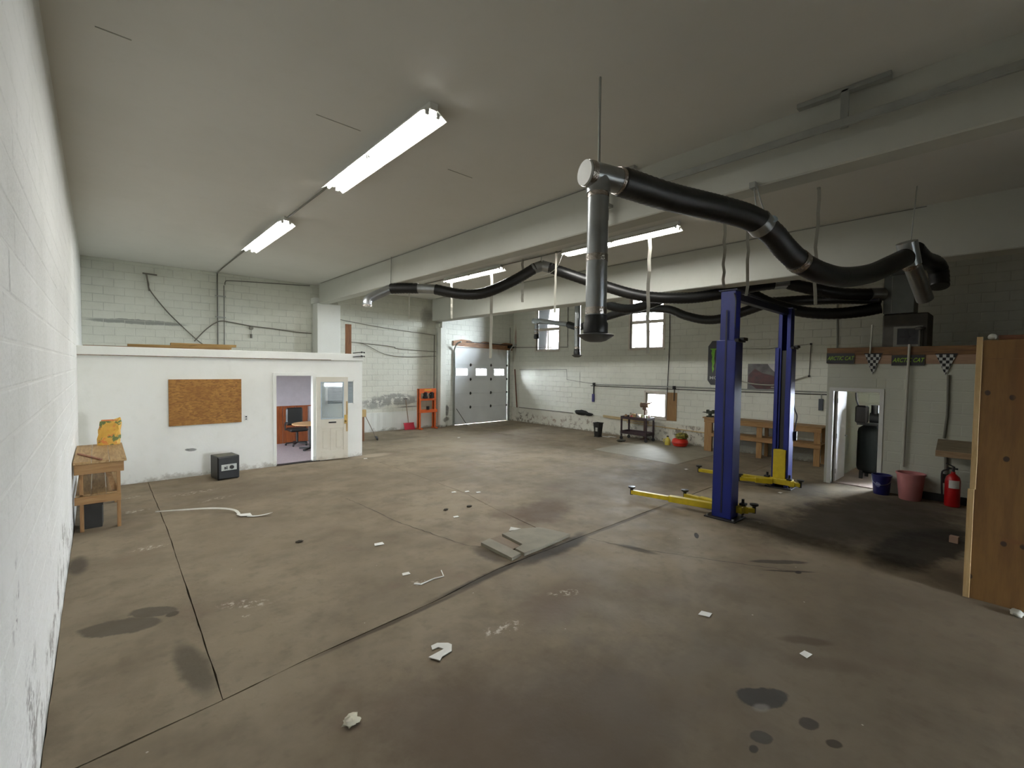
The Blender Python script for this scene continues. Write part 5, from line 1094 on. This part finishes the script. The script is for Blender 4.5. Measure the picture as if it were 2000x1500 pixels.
ITEMS = [('jar', 8.74, 13.15, .05, .11, (186, 150, 112), 'tan jar at the garage door end of the tool cart'), ('spray_can', 8.62, 13.25, .035, .16, (206, 188, 160), 'pale spray can on the tool cart'), ('jar', 8.50, 13.12, .045, .10, (196, 96, 84), 'red topped jar on the front of the tool cart'),
         ('bottle', 8.40, 13.28, .04, .15, (120, 104, 90), 'brown bottle in the middle of the tool cart'), ('can', 8.26, 13.14, .05, .10, (160, 160, 156), 'silver can on the front of the tool cart'), ('jar', 8.14, 13.3, .055, .12, (206, 206, 172), 'cream jar on the tool cart near the grinder'), ('can', 8.02, 13.13, .045, .09, (178, 160, 150), 'dusty can at the lift end of the tool cart'), ('bottle', 7.93, 13.25, .035, .14, (150, 110, 104), 'small reddish bottle on the lift end corner of the tool cart')]
for nm, y, x, r, hh, c, lab in ITEMS:
    z = .742
    t = thing(nm, lab, nm.replace('_', ' '), (x, y, z), 'things on the tool cart')
    MB().lathe((x, y, z), [(r*.9, 0), (r, .008), (r, hh*.7), (r*.6, hh*.85), (r*.5, hh*.88)], 14).build('body', mat('item_%d_%d_%d' % c, c, .5, var=.12), t)
    MB().lathe((x, y, z+hh*.86), [(r*.55, 0), (r*.58, hh*.14), (r*.2, hh*.16)], 12).build('cap', mat('item_cap', (90, 84, 78), .5, var=.2), t)
tag(MB().box(13.32, 13.48, 8.36, 8.72, .742, .86, ch=.01).build('carton', wood('carton', (196, 170, 128), (170, 142, 100))), 'small tan carton at the back of the tool cart', 'box')
tag(MB().box(13.37, 13.49, 8.06, 8.30, .742, .84, ch=.01).build('olive_case', mat('olive_case', (120, 122, 82), .6, var=.1)), 'olive case at the back of the tool cart', 'case')
gr = thing('bench_grinder', 'brown bench grinder on a pedestal in front of the low window', 'grinder', (13.64, 8.33, 0))
M_GRN = mat('grinder_brown', (110, 86, 72), .6, .2, var=.15)
MB().lathe((13.66, 8.33, 0), [(.16, 0.001), (.16, .02), (.04, .05), (.035, .98), (.06, 1.0)], 16).build('pedestal', M_GRN, gr)
MB().cyl((13.66, 8.22, 1.16), (13.66, 8.44, 1.16), .075, 16).box(13.6, 13.72, 8.26, 8.40, 1.0, 1.1, ch=.01).build('motor', M_GRN, gr)
for y in (8.18, 8.45): MB().cyl((13.66, y, 1.16), (13.66, y+.03, 1.16), .09, 18).build('wheel', mat('abrasive', (150, 128, 104), .9, var=.1), gr)
MB().bar((13.60, 8.18, 1.22), (13.56, 8.02, 1.27), .05, .03).build('tool_rest', M_GRN, gr)
tc_ = thing('trash_can', 'small black waste bin standing beside the tool cart', 'bin', (12.86, 9.66, 0))
MB().prism([(12.76, 9.56), (12.96, 9.56), (12.96, 9.76), (12.76, 9.76)], 'Z', .001, .02).build('base', M_BLACK, tc_)
m = MB(); q = [(12.775, 9.575), (12.945, 9.575), (12.945, 9.745), (12.775, 9.745)]; Q = [(12.74, 9.54), (12.98, 9.54), (12.98, 9.78), (12.74, 9.78)]
m.add([(x, y, .01) for x, y in q]+[(x, y, .48) for x, y in Q]+[(12.86+(x-12.86)*.93, 9.66+(y-9.66)*.93, .48) for x, y in Q]+[(12.86+(x-12.86)*.9, 9.66+(y-9.66)*.9, .03) for x, y in q],
      [(k, (k+1) % 4, 4+(k+1) % 4, 4+k) for k in range(4)]+[(4+k, 4+(k+1) % 4, 8+(k+1) % 4, 8+k) for k in range(4)]+[(8+k, 8+(k+1) % 4, 12+(k+1) % 4, 12+k) for k in range(4)]+[(0, 1, 2, 3), (12, 13, 14, 15)])
m.build('body', M_BLACK, tc_)
t = MB()
for a, b, c, d in ((12.73, 12.75, 9.53, 9.79), (12.97, 12.99, 9.53, 9.79), (12.73, 12.99, 9.53, 9.55), (12.73, 12.99, 9.77, 9.79)): t.box(a, b, c, d, .47, .50)
t.build('rim', M_BLACK, tc_)
lm = MB().box(12.742, 12.746, 9.60, 9.69, .20, .33); lm.build('sticker', mat('sticker_grey', (186, 184, 176), .6), tc_)
tag(MB().box(13.02, 13.12, 9.33, 9.62, .001, .006).build('white_sheet', M_WHITE), 'white sheet on the floor between the waste bin and the tool cart, nearer the viewer', 'paper')
tag(MB().box(13.2, 13.3, 9.2, 9.5, .001, .006).build('white_sheet', M_WHITE), 'white sheet on the floor between the waste bin and the tool cart, nearer the wall', 'paper')
def lump(name, lab, cat, c, r, m, jit=.25, seg=12, rings=8):
    o = MB().sphere((c[0], c[1], c[2]), r[0], r[1], r[2], seg, rings, jit).build(name, m)
    return tag(o, lab, cat)
lump('dark_rag', 'dark oily rag on the floor in front of the tool cart', 'rag', (12.62, 8.55, .035), (.16, .12, .035), mat('oily_rag', (62, 60, 48), .9, var=.3, scale=20))
bj = thing('black_jacket', 'black jacket draped on the plaster ledge left of the waste bin', 'jacket', (XR-.05, 11.0, .6))
MB().sphere((XR-.09, 11.12, .68), .08, .34, .10, 14, 8, .12).sphere((XR-.10, 10.78, .64), .06, .22, .06, 12, 8, .15).build('cloth', mat('jacket_black', (22, 22, 24), .8, var=.2), bj)
MB().sphere((XR-.11, 11.34, .69), .06, .07, .07, 10, 8, .08).build('hood', MATS['jacket_black'], bj)
bd1 = tag(MB().bar((XR-.085, 10.1, .63), (XR-.085, 8.25, .57), .045, .09, ch=.004).build('ledge_board', wood('pale_ledge', (196, 178, 138), (176, 152, 110), axis=1)), 'pale board leaning along the plaster ledge behind the tool cart', 'board')
tag(MB().bar((XR-.075, 9.1, .50), (XR-.075, 6.15, .44), .03, .03, ch=.003).build('thin_batten', wood('pale_batten', (206, 186, 140), (186, 160, 112), axis=1)), 'long thin pale batten along the base of the window wall', 'batten')
run('base_pipe', 'thin pipe along the flaking base from the corner to the ledge board', [(XR-.075, 14.65, .62), (XR-.075, 11.55, .62)], .015, M_CONDUIT, 'pipe')
# red tub with bundle
rt = thing('red_tub', 'red rounded tub on the floor right of the tool cart', 'tub', (13.28, 6.86, 0))
MB().lathe((13.28, 6.86, .002), [(.10, 0), (.19, .02), (.235, .09), (.24, .16), (.215, .22), (.17, .245), (.15, .23), (.01, .23)], 24).build('bowl', mat('tub_red', (206, 46, 26), .35, var=.08), rt)
MB().lathe((13.28, 6.86, .10), [(.241, 0), (.247, .01), (.247, .03), (.241, .04)], 24).build('band', mat('tub_red2', (180, 34, 22), .4), rt)
cb = thing('camouflage_bundle', 'dark green and yellow bundle lying in the red tub', 'bundle', (13.28, 6.84, .24))
MB().sphere((13.26, 6.80, .325), .15, .19, .10, 14, 10, .22).build('cloth', mat('camo', (150, 140, 56), .8, scale=18, col2=(28, 36, 22)), cb)
MB().sphere((13.24, 6.70, .36), .09, .1, .07, 12, 8, .3).build('fold', mat('camo', (150, 140, 56), .8, scale=18, col2=(28, 36, 22)), cb)
yj = thing('yellow_jug', 'yellow jug beside the red tub', 'jug', (13.22, 7.24, 0))
MB().lathe((13.22, 7.24, .001), [(.08, 0), (.085, .02), (.085, .16), (.05, .21), (.03, .23), (.03, .26)], 16).build('body', mat('jug_yellow', (222, 206, 90), .4, var=.1), yj); MB().lathe((13.22, 7.24, .26), [(.034, 0), (.034, .03), (.01, .032)], 12).build('cap', M_BLACK, yj); MB().tube(smooth_path([(13.18, 7.29, .2), (13.14, 7.34, .17), (13.15, 7.33, .09)], 4), .012, 6).build('handle', MATS['jug_yellow'], yj)

# ------------------------------------------------------------------ utility room wall
def flat_sign(y0, y1, z0, z1, lab, tilt):
    s = thing('name_sign', lab, 'sign', (UX-.03, (y0+y1)/2, z0), 'black signs on the utility room wall')
    xs = UX-.036 if z1 > 2.70 else UX-.024
    xf = UX-.030
    MB().prism([(y0, z0), (y1, z0+tilt), (y1, z1+tilt), (y0, z1)], 'X', xf-.008, xf).build('plate', mat('sign_black', (28, 26, 24), .35, var=.1), s)
    M_ = Matrix.Translation((xf-.0085, (y0+y1)/2, (z0+z1+tilt)/2)) @ RX
    text_mesh('ARCTIC CAT', .115, 'lettering', mat('sign_lime', (150, 190, 40), .5), s, M_, .0015, (y1-y0)*.92/.66, .35)
    return s
flat_sign(2.20, 2.68, 2.53, 2.74, 'black sign with lime lettering at the corner of the utility room', .01)
flat_sign(1.13, 1.61, 2.50, 2.70, 'black sign with lime lettering between the two checkered pennants', -.005)
M_CB, M_CW = mat('check_black', (22, 22, 24), .6), mat('check_white', (196, 198, 194), .6, var=.05)
def pennant(y0, y1, zt, zb, lab):
    s = thing('checkered_pennant', lab, 'pennant', (UX-.03, (y0+y1)/2, zb), 'checkered pennants on the utility room wall')
    n = 6; x = UX-.033; rows = 7; yc = (y0+y1)/2
    for r in range(rows):
        za, zc = zt-(zt-zb)*r/rows, zt-(zt-zb)*(r+1)/rows
        h0 = (y1-y0)/2*(1-r/rows); h1 = (y1-y0)/2*(1-(r+1)/rows); cw = (y1-y0)/n
        for k in range(-n, n):
            a, b = yc+k*cw, yc+(k+1)*cw
            P0, P1 = max(a, yc-h0), min(b, yc+h0); Q0, Q1 = max(a, yc-h1), min(b, yc+h1)
            if P1-P0 < 1e-3: continue
            if Q1 < Q0: Q0 = Q1 = min(max((P0+P1)/2, yc-h1), yc+h1)
            poly = [(P0, za), (P1, za), (Q1, zc)] + ([(Q0, zc)] if Q1-Q0 > 1e-4 else [])
            MB().prism(poly, 'X', x-.002, x).build('check', M_CB if (r+k) % 2 else M_CW, s)
    MB().prism([(y0-.01, zt), (y1+.01, zt), (y1+.01, zt+.02), (y0-.01, zt+.02)], 'X', x-.003, x+.001).build('hem', M_CB, s)
pennant(1.76, 2.03, 2.72, 2.31, 'checkered pennant above the utility doorway')
pennant(.70, .98, 2.70, 2.32, 'checkered pennant nearest the wooden closet')
run('white_pipe', 'long white pipe standing against the utility room wall below the sign', [(UX-.07, 1.35, 2.90), (UX-.07, 1.36, 1.6), (UX-.06, 1.37, .56)], .022, M_STRAP, 'pipe', 10)
run('white_strip', 'white strip hanging in front of the first checkered pennant', [(UX-.08, 1.92, 3.3), (UX-.08, 1.94, 2.73)], .016, M_STRAP, 'strip', 8)
run('wall_conduit', 'grey conduit down the utility wall to the small shelf', [(UX-.03, .80, 2.33), (UX-.03, .79, 1.6), (UX-.03, .82, 1.17)], .02, M_CONDUIT, 'conduit', 8)
sv = thing('wall_shelf', 'small plywood shelf on the utility room wall', 'shelf', (UX-.2, .6, 1.1))
MB().prism([(UX-.008, 1.15), (UX-.32, .97), (UX-.32, .945), (UX-.008, 1.125)], 'Y', .10, .90).build('shelf_board', wood('grey_ply', (132, 120, 98), (110, 98, 78), axis=1), sv)
MB().prism([(UX-.32, .975), (UX-.345, .96), (UX-.345, .87), (UX-.32, .885)], 'Y', .10, .90).build('front_lip', wood('tan_lip', (168, 142, 110), (146, 118, 86), axis=1), sv)
MB().bar((UX-.02, .8, .86), (UX-.22, .8, .98), .03, .03).build('bracket', M_CONDUIT, sv)
ob = thing('outlet_conduit', 'short conduit with a black outlet under the small shelf', 'outlet', (UX-.03, .77, .4))
MB().tube([(UX-.035, .78, .83), (UX-.035, .77, .52)], .025, 8).build('pipe', M_CONDUIT, ob); MB().box(UX-.10, UX-.006, .71, .83, .36, .52, ch=.01).build('box', M_DARKSTEEL, ob)
struct(MB().box(UX-.05, UX-.004, YB, 1.12, .001, .14, ch=.006).build('baseboard_utility', M_BLACK), 'black rubber baseboard of the utility room')
def bucket(name, lab, x, y, r0, r1, hh, m, handle=True):
    t = thing(name, lab, 'bucket', (x, y, 0))
    MB().lathe((x, y, .001), [(r0*.95, 0), (r0, .01), (r1, hh-.03), (r1*1.07, hh-.03), (r1*1.07, hh), (r1*.97, hh), (r0*.95, .03), (.01, .03)], 26).build('body', m, t)
    if handle: MB().tube(smooth_path([(x, y-r1*1.07, hh-.04), (x-r1*.6, y-r1*.8, hh*.62), (x-r1*1.1, y, hh*.52), (x-r1*.6, y+r1*.8, hh*.62), (x, y+r1*1.07, hh-.04)], 6), .005, 6).build('handle', M_GALV, t)
    return t
bk = bucket('blue_bucket', 'dark blue plastic bucket beside the utility doorway', 11.24, 1.655, .125, .15, .38, mat('bucket_blue', (26, 29, 91), .4, var=.06))
MB().sphere((11.24-.133, 1.69, .2), .01, .05, .045, 8, 6, .2).build('sticker', mat('sticker_pale', (130, 136, 190), .5, var=.2), bk)
bucket('pink_tub', 'faded pink plastic tub between the blue bucket and the extinguisher', 11.17, 1.225, .16, .205, .50, mat('tub_pink', (188, 123, 123), .5, var=.06), False)
fe = thing('fire_extinguisher', 'red fire extinguisher on the floor under the small shelf', 'fire extinguisher', (11.17, .66, 0))
M_RED = mat('extinguisher_red', (172, 19, 22), .3, var=.05)
MB().lathe((11.17, .66, .001), [(.05, 0), (.10, .01), (.105, .03), (.105, .46), (.09, .53), (.05, .57), (.03, .59), (.03, .62)], 22).build('cylinder', M_RED, fe)
MB().cyl((11.17, .66, .61), (11.17, .66, .70), .022, 10).box(11.155, 11.185, .60, .74, .66, .69).bar((11.17, .64, .70), (11.17, .76, .76), .025, .02).build('valve', M_BLACK, fe)
MB().tube(smooth_path([(11.17, .72, .65), (11.15, .80, .60), (11.14, .80, .40), (11.14, .79, .2)], 5), .014, 8).build('discharge_hose', M_BLACK, fe)
m = MB(); n = 8
vs = [(11.17+.1065*math.cos(a), .66+.1065*math.sin(a), z) for z in (.34, .48) for a in [math.pi*(.86+.45*k/n) for k in range(n+1)]]
m.add(vs, [(k, k+1, n+2+k, n+1+k) for k in range(n)]); m.build('label', mat('label_white', (222, 220, 214), .5, var=.08, scale=30), fe)
# inside the utility room
cp = thing('air_compressor', 'black upright air compressor inside the utility room', 'compressor', (12.62, 2.12, 0))
for k in range(3):
    a = k*2.1+.4; MB().box(12.62+.2*math.cos(a)-.03, 12.62+.2*math.cos(a)+.03, 2.08+.2*math.sin(a)-.03, 2.08+.2*math.sin(a)+.03, .016, .2).build('foot', M_BLACK, cp)
M_TANK = mat('tank_black', (12, 14, 14), .65, 0, var=.1)
M_TANK.node_tree.nodes['Principled BSDF'].inputs['Specular IOR Level'].default_value = .12
MB().lathe((12.62, 2.08, .12), [(.02, 0), (.14, .02), (.215, .08), (.235, .15), (.235, .92), (.215, 1.0), (.14, 1.06), (.02, 1.08)], 28).build('tank', M_TANK, cp)
MB().box(12.42, 12.8, 1.9, 2.30, 1.2, 1.24).build('platform', M_DARKSTEEL, cp)
MB().box(12.40, 12.62, 2.12, 2.34, 1.24, 1.62, ch=.03).build('belt_guard', mat('guard_dark', (26, 20, 20), .8, var=.2), cp)
MB().cyl((12.6, 1.88, 1.36), (12.6, 2.1, 1.36), .11, 16).build('motor', M_BLACK, cp)
MB().cyl((12.6, 2.02, 1.45), (12.6, 2.02, 1.64), .07, 12).sphere((12.5, 1.86, 1.42), .07, .07, .09, 10, 8).build('pump_head', M_DARKSTEEL, cp)
MB().tube(smooth_path([(12.55, 2.3, 1.6), (12.5, 2.34, 1.75), (12.55, 2.36, 1.9)], 4), .015, 6).build('air_line', M_DARKSTEEL, cp)
yb = thing('yellow_lamp', 'small yellow thing hanging beside the compressor', 'lamp', (12.3, 1.82, 1.0))
MB().lathe((12.3, 1.81, 1.02), [(.07, 0), (.03, .08), (.01, .14)], 12).build('shade', mat('bright_yellow', (226, 222, 70), .4), yb); MB().cyl((12.3, 1.81, 1.15), (12.3, 1.81, 2.74), .005, 6).build('cord', M_BLACK, yb)
bjg = thing('blue_jug', 'pale blue jug standing behind the compressor', 'jug', (12.95, 1.62, 0))
MB().box(12.88, 13.02, 1.56, 1.74, .016, .80, ch=.03).build('body', mat('jug_blue', (104, 140, 200), .4, var=.06), bjg); MB().cyl((12.95, 1.65, .80), (12.95, 1.65, .85), .03, 12).build('cap', M_WHITE, bjg)

# ------------------------------------------------------------------ wooden closet
def ply_mat():
    mm, nt, b = new_mat('knotty_plywood'); L = nt.links; b.inputs['Roughness'].default_value = .55
    g = N(nt, 'ShaderNodeNewGeometry'); P = g.outputs['Position']
    mp = N(nt, 'ShaderNodeMapping'); mp.inputs['Scale'].default_value = (5, 5, .7); L.new(P, mp.inputs[0])
    col = rgb(nt, (113, 81, 39))
    col = mixc(nt, noise_fac(nt, mp.outputs[0], 2.2, .38, .66), col, (94, 63, 27), .9)
    col = mixc(nt, noise_fac(nt, mp.outputs[0], 7, .45, .7), col, (104, 73, 34), .6)
    K = (40, 20, 10)
    st = [(6.75, y, z, 1, .022, .028, 0, K, .95, .18) for y, z in ((.175, 2.16), (0, 2.12), (.02, 1.5), (.01, .64), (-.12, .65), (.24, .23), (-.4, 1.2), (-.7, 1.9), (-.9, .8), (-1.2, 2.3))]
    st += [(6.75, -.06, 2.25, 1, .05, .45, 0, (112, 74, 34), .55, .5), (6.75, -.06, .68, 1, .08, .02, 0, (104, 66, 32), .7, .5)]
    col = stain_stack(nt, col, st, warp_amt=.15, warp_scale=6)
    L.new(col, b.inputs['Base Color']); return mm
M_PLY = ply_mat()
cs = thing('wooden_closet', 'tall knotty plywood closet at the right edge', 'closet', (7.4, -1.0, 0))
MB().box(6.75, 6.77, -4.9, .25, .002, 2.70).build('front_panel', M_PLY, cs)  # closet carried back out of view to block light on the utility wall
MB().box(6.77, 8.1, .23, .25, .002, 2.70).build('end_panel', M_PLY, cs)
MB().box(6.77, 8.1, -4.9, .23, 2.66, 2.70).build('top_panel', M_PLY, cs)
MB().box(8.08, 8.1, -4.9, .23, .002, 2.66).box(6.77, 8.08, -4.9, -4.88, .002, 2.66).build('back_panel', M_PLY, cs)
MB().box(6.73, 6.752, .225, .27, 1.15, 2.735, ch=.003).build('corner_trim', wood('pale_trim', (181, 154, 109), (163, 133, 86), axis=2), cs)
MB().box(6.728, 6.752, .235, .285, .004, 1.15, ch=.003).build('corner_trim', wood('pale_trim', (181, 154, 109), (163, 133, 86), axis=2), cs)
MB().box(6.746, 6.75, -.35, .20, 2.505, 2.511).build('panel_seam', M_BROWNY, cs)
for y0, y1, x, z, lab in ((-1.6, .12, 6.84, 2.702, 'reddish board lying along the front of the closet top'), (-1.9, .02, 7.06, 2.702, 'brown board lying behind the reddish board on the closet top')):
    tag(MB().box(x, x+.16, y0, y1, z, z+.05, ch=.004).build('closet_board', wood('reddish_board', (128, 84, 56), (104, 64, 42), axis=1)), lab, 'board', 'boards on the closet top')
lump('pale_ball', 'small pale thing on the closet top', 'ball', (6.80, .16, 2.735), (.035, .035, .033), M_STRAP, .05)
tag(MB().prism([(8.76, .44), (8.84, .43), (8.85, .52), (8.77, .53)], 'Z', .002, .09).build('small_carton', mat('carton_dull', (170, 140, 120), .7, var=.1)), 'small dull carton on the dark floor beside the closet', 'box')

lump('pale_lump', 'pale crumpled scrap at the foot of the closet', 'paper', (6.60, -.10, .03), (.06, .05, .03), M_STRAP, .2)
# ------------------------------------------------------------------ floor drain and litter
dc = thing('broken_slab_patch', 'broken concrete patch of loose plates beside the dark floor joint', 'floor patch', (4.2, 4.35, 0))
M_PATCH = mat('patch_concrete', (138, 132, 116), .85, var=.1, scale=5, bump=.3)
MB().prism([(3.72, 4.66), (3.90, 4.70), (3.88, 4.06), (3.70, 4.03)], 'Z', .002, .042).build('plate', M_PATCH, dc)
MB().prism([(3.93, 4.72), (4.11, 4.72), (4.07, 4.28), (3.91, 4.25)], 'Z', .002, .024).build('plank', wood('mud_plank', (118, 98, 74), (96, 78, 56), axis=1), dc)
MB().prism([(4.14, 4.72), (4.48, 4.70), (4.74, 4.56), (4.86, 4.1), (4.55, 4.07), (4.30, 4.05), (3.92, 4.04), (3.93, 4.22), (4.10, 4.26)], 'Z', .002, .042).build('plate', M_PATCH, dc)
M_PAPER = mat('paper_white', (232, 231, 224), .8, var=.03)
def flat_piece(name, lab, cat, poly, m=M_PAPER, th=.003, curl=0.0, grp=None):
    me = MB().prism(poly, 'Z', .0025, .0025+th)
    o = me.build(name, m)
    if curl:
        cx = sum(p[0] for p in poly)/len(poly); cy = sum(p[1] for p in poly)/len(poly)
        for v in o.data.vertices: v.co.z += curl*((v.co.x-cx)**2+(v.co.y-cy)**2)
    return tag(o, lab, cat, grp)
flat_piece('torn_paper', 'torn white paper in the open floor, largest piece nearest the viewer', 'paper', [(1.94, 3.09), (1.985, 2.995), (2.03, 3.03), (2.13, 3.04), (2.18, 3.11), (2.17, 3.15), (2.10, 3.21), (2.04, 3.21), (2.02, 3.16), (2.08, 3.16), (2.10, 3.11)], th=.006, curl=.5)
lump('paper_wad', 'crumpled cream paper wad on the near floor', 'paper', (1.20, 2.85, .024), (.055, .045, .024), mat('cream_paper', (206, 200, 178), .8, var=.1), .35)
flat_piece('paper_scrap', 'small white paper scrap on the bare floor in front of the lift', 'paper', [(4.24, 1.96), (4.28, 1.87), (4.36, 1.88), (4.33, 1.97)], curl=.8)
o = flat_piece('folded_paper', 'folded white paper lying beside the broken floor patch', 'paper', [(4.36, 4.82), (4.52, 4.68), (4.56, 4.76), (4.43, 4.86)]); 
for v in o.data.vertices:
    if v.co.x > 4.42 and v.co.x < 4.54: v.co.z += .03
for i, (x, y, lab) in enumerate(((4.92, 7.0, 'tiny white scrap left of three scraps past the floor patch'), (5.14, 6.88, 'tiny white scrap in the middle of three past the floor patch'), (5.27, 6.70, 'tiny white scrap right of three scraps past the floor patch'), (2.71, 5.55, 'small white scrap on the open floor before the safe'), (9.75, 2.96, 'white scrap below the far lift column'), (4.13, 5.81, 'small bluish scrap left of the floor patch'), (10.3, 5.15, 'small white scrap between the lift columns'), (5.0, 11.0, 'tiny scrap on the floor near the office corner'), (4.32, 1.08, 'faint white scrap on the near right floor'), (8.9, 12.4, 'white scrap on the far floor in front of the garage door'), (2.55, 4.55, 'tiny white scrap above the bent wire'))):
    r = .05 if i != 3 else .07
    flat_piece('paper_scrap', lab, 'paper', [(x-r, y-r*.4), (x+r*.8, y-r*.7), (x+r, y+r*.5), (x-r*.5, y+r*.8)], curl=1.0)
for i, (x, y, lab) in enumerate(((4.61, 6.1, 'small dark clod on the open floor left of the floor patch'), (1.95, 6.3, 'dark crumb on the floor below the white molding strip'), (4.2, 6.2, 'small dark clod beside the bluish scrap'))):
    lump('dark_clod', lab, 'debris', (x, y, .014), (.05, .03, .014), mat('clod', (66, 60, 50), .9, var=.2), .3, 8, 6)
run('bent_wire', 'short bent white wire on the open floor', [(2.50, 4.28, .008), (2.55, 4.22, .008), (2.73, 4.24, .008), (2.84, 4.22, .008), (2.90, 4.36, .008)], .007, M_PAPER, 'wire', 6)
# long curled white strip of molding
st_ = thing('molding_strip', 'long curled white plastic strip lying on the floor', 'strip', (1.3, 8.3, 0))
P_ = smooth_path([(.64, 9.0, .012), (.95, 8.78, .03), (1.23, 8.56, .05), (1.45, 8.38, .05), (1.58, 8.22, .035), (1.60, 8.05, .02)], 6)
m = MB(); n = len(P_); vs = []
for i, p in enumerate(P_):
    d = (P_[min(i+1, n-1)]-P_[max(i-1, 0)]).normalized(); s = Vector((-d.y, d.x, 0)); wd = .008+.014*(i/n)
    tw = 1.2*(1-i/n)
    u = s*math.cos(tw)+Vector((0, 0, 1))*math.sin(tw)
    for a, b in ((-1, 0), (1, 0), (1, .003), (-1, .003)): vs.append(p+u*wd*a+Vector((0, 0, b+abs(math.sin(tw))*wd)))
m.add(vs, [(4*i+k, 4*i+(k+1) % 4, 4*i+4+(k+1) % 4, 4*i+4+k) for i in range(n-1) for k in range(4)]+[(0, 1, 2, 3), (4*n-4, 4*n-3, 4*n-2, 4*n-1)])
m.build('strip', mat('molding_white', (228, 226, 216), .5, var=.08), st_)
MB().prism([(1.565, 8.06), (1.60, 7.93), (1.74, 7.84), (1.745, 8.0)], 'Z', .016, .02).build('wide_fold', M_PAPER, st_)
P_ = smooth_path([(1.68, 7.88, .01), (1.80, 7.80, .012), (1.93, 7.74, .03), (1.98, 7.70, .05)], 5)
m = MB(); n = len(P_); vs = []
for i, p in enumerate(P_):
    d = (P_[min(i+1, n-1)]-P_[max(i-1, 0)]).normalized(); s = Vector((-d.y, d.x, 0))
    for a, b in ((-1, 0), (1, 0), (1, .003), (-1, .003)): vs.append(p+s*.022*a+Vector((0, 0, b)))
m.add(vs, [(4*i+k, 4*i+(k+1) % 4, 4*i+4+(k+1) % 4, 4*i+4+k) for i in range(n-1) for k in range(4)]+[(0, 1, 2, 3), (4*n-4, 4*n-3, 4*n-2, 4*n-1)])
m.build('tail', M_PAPER, st_)
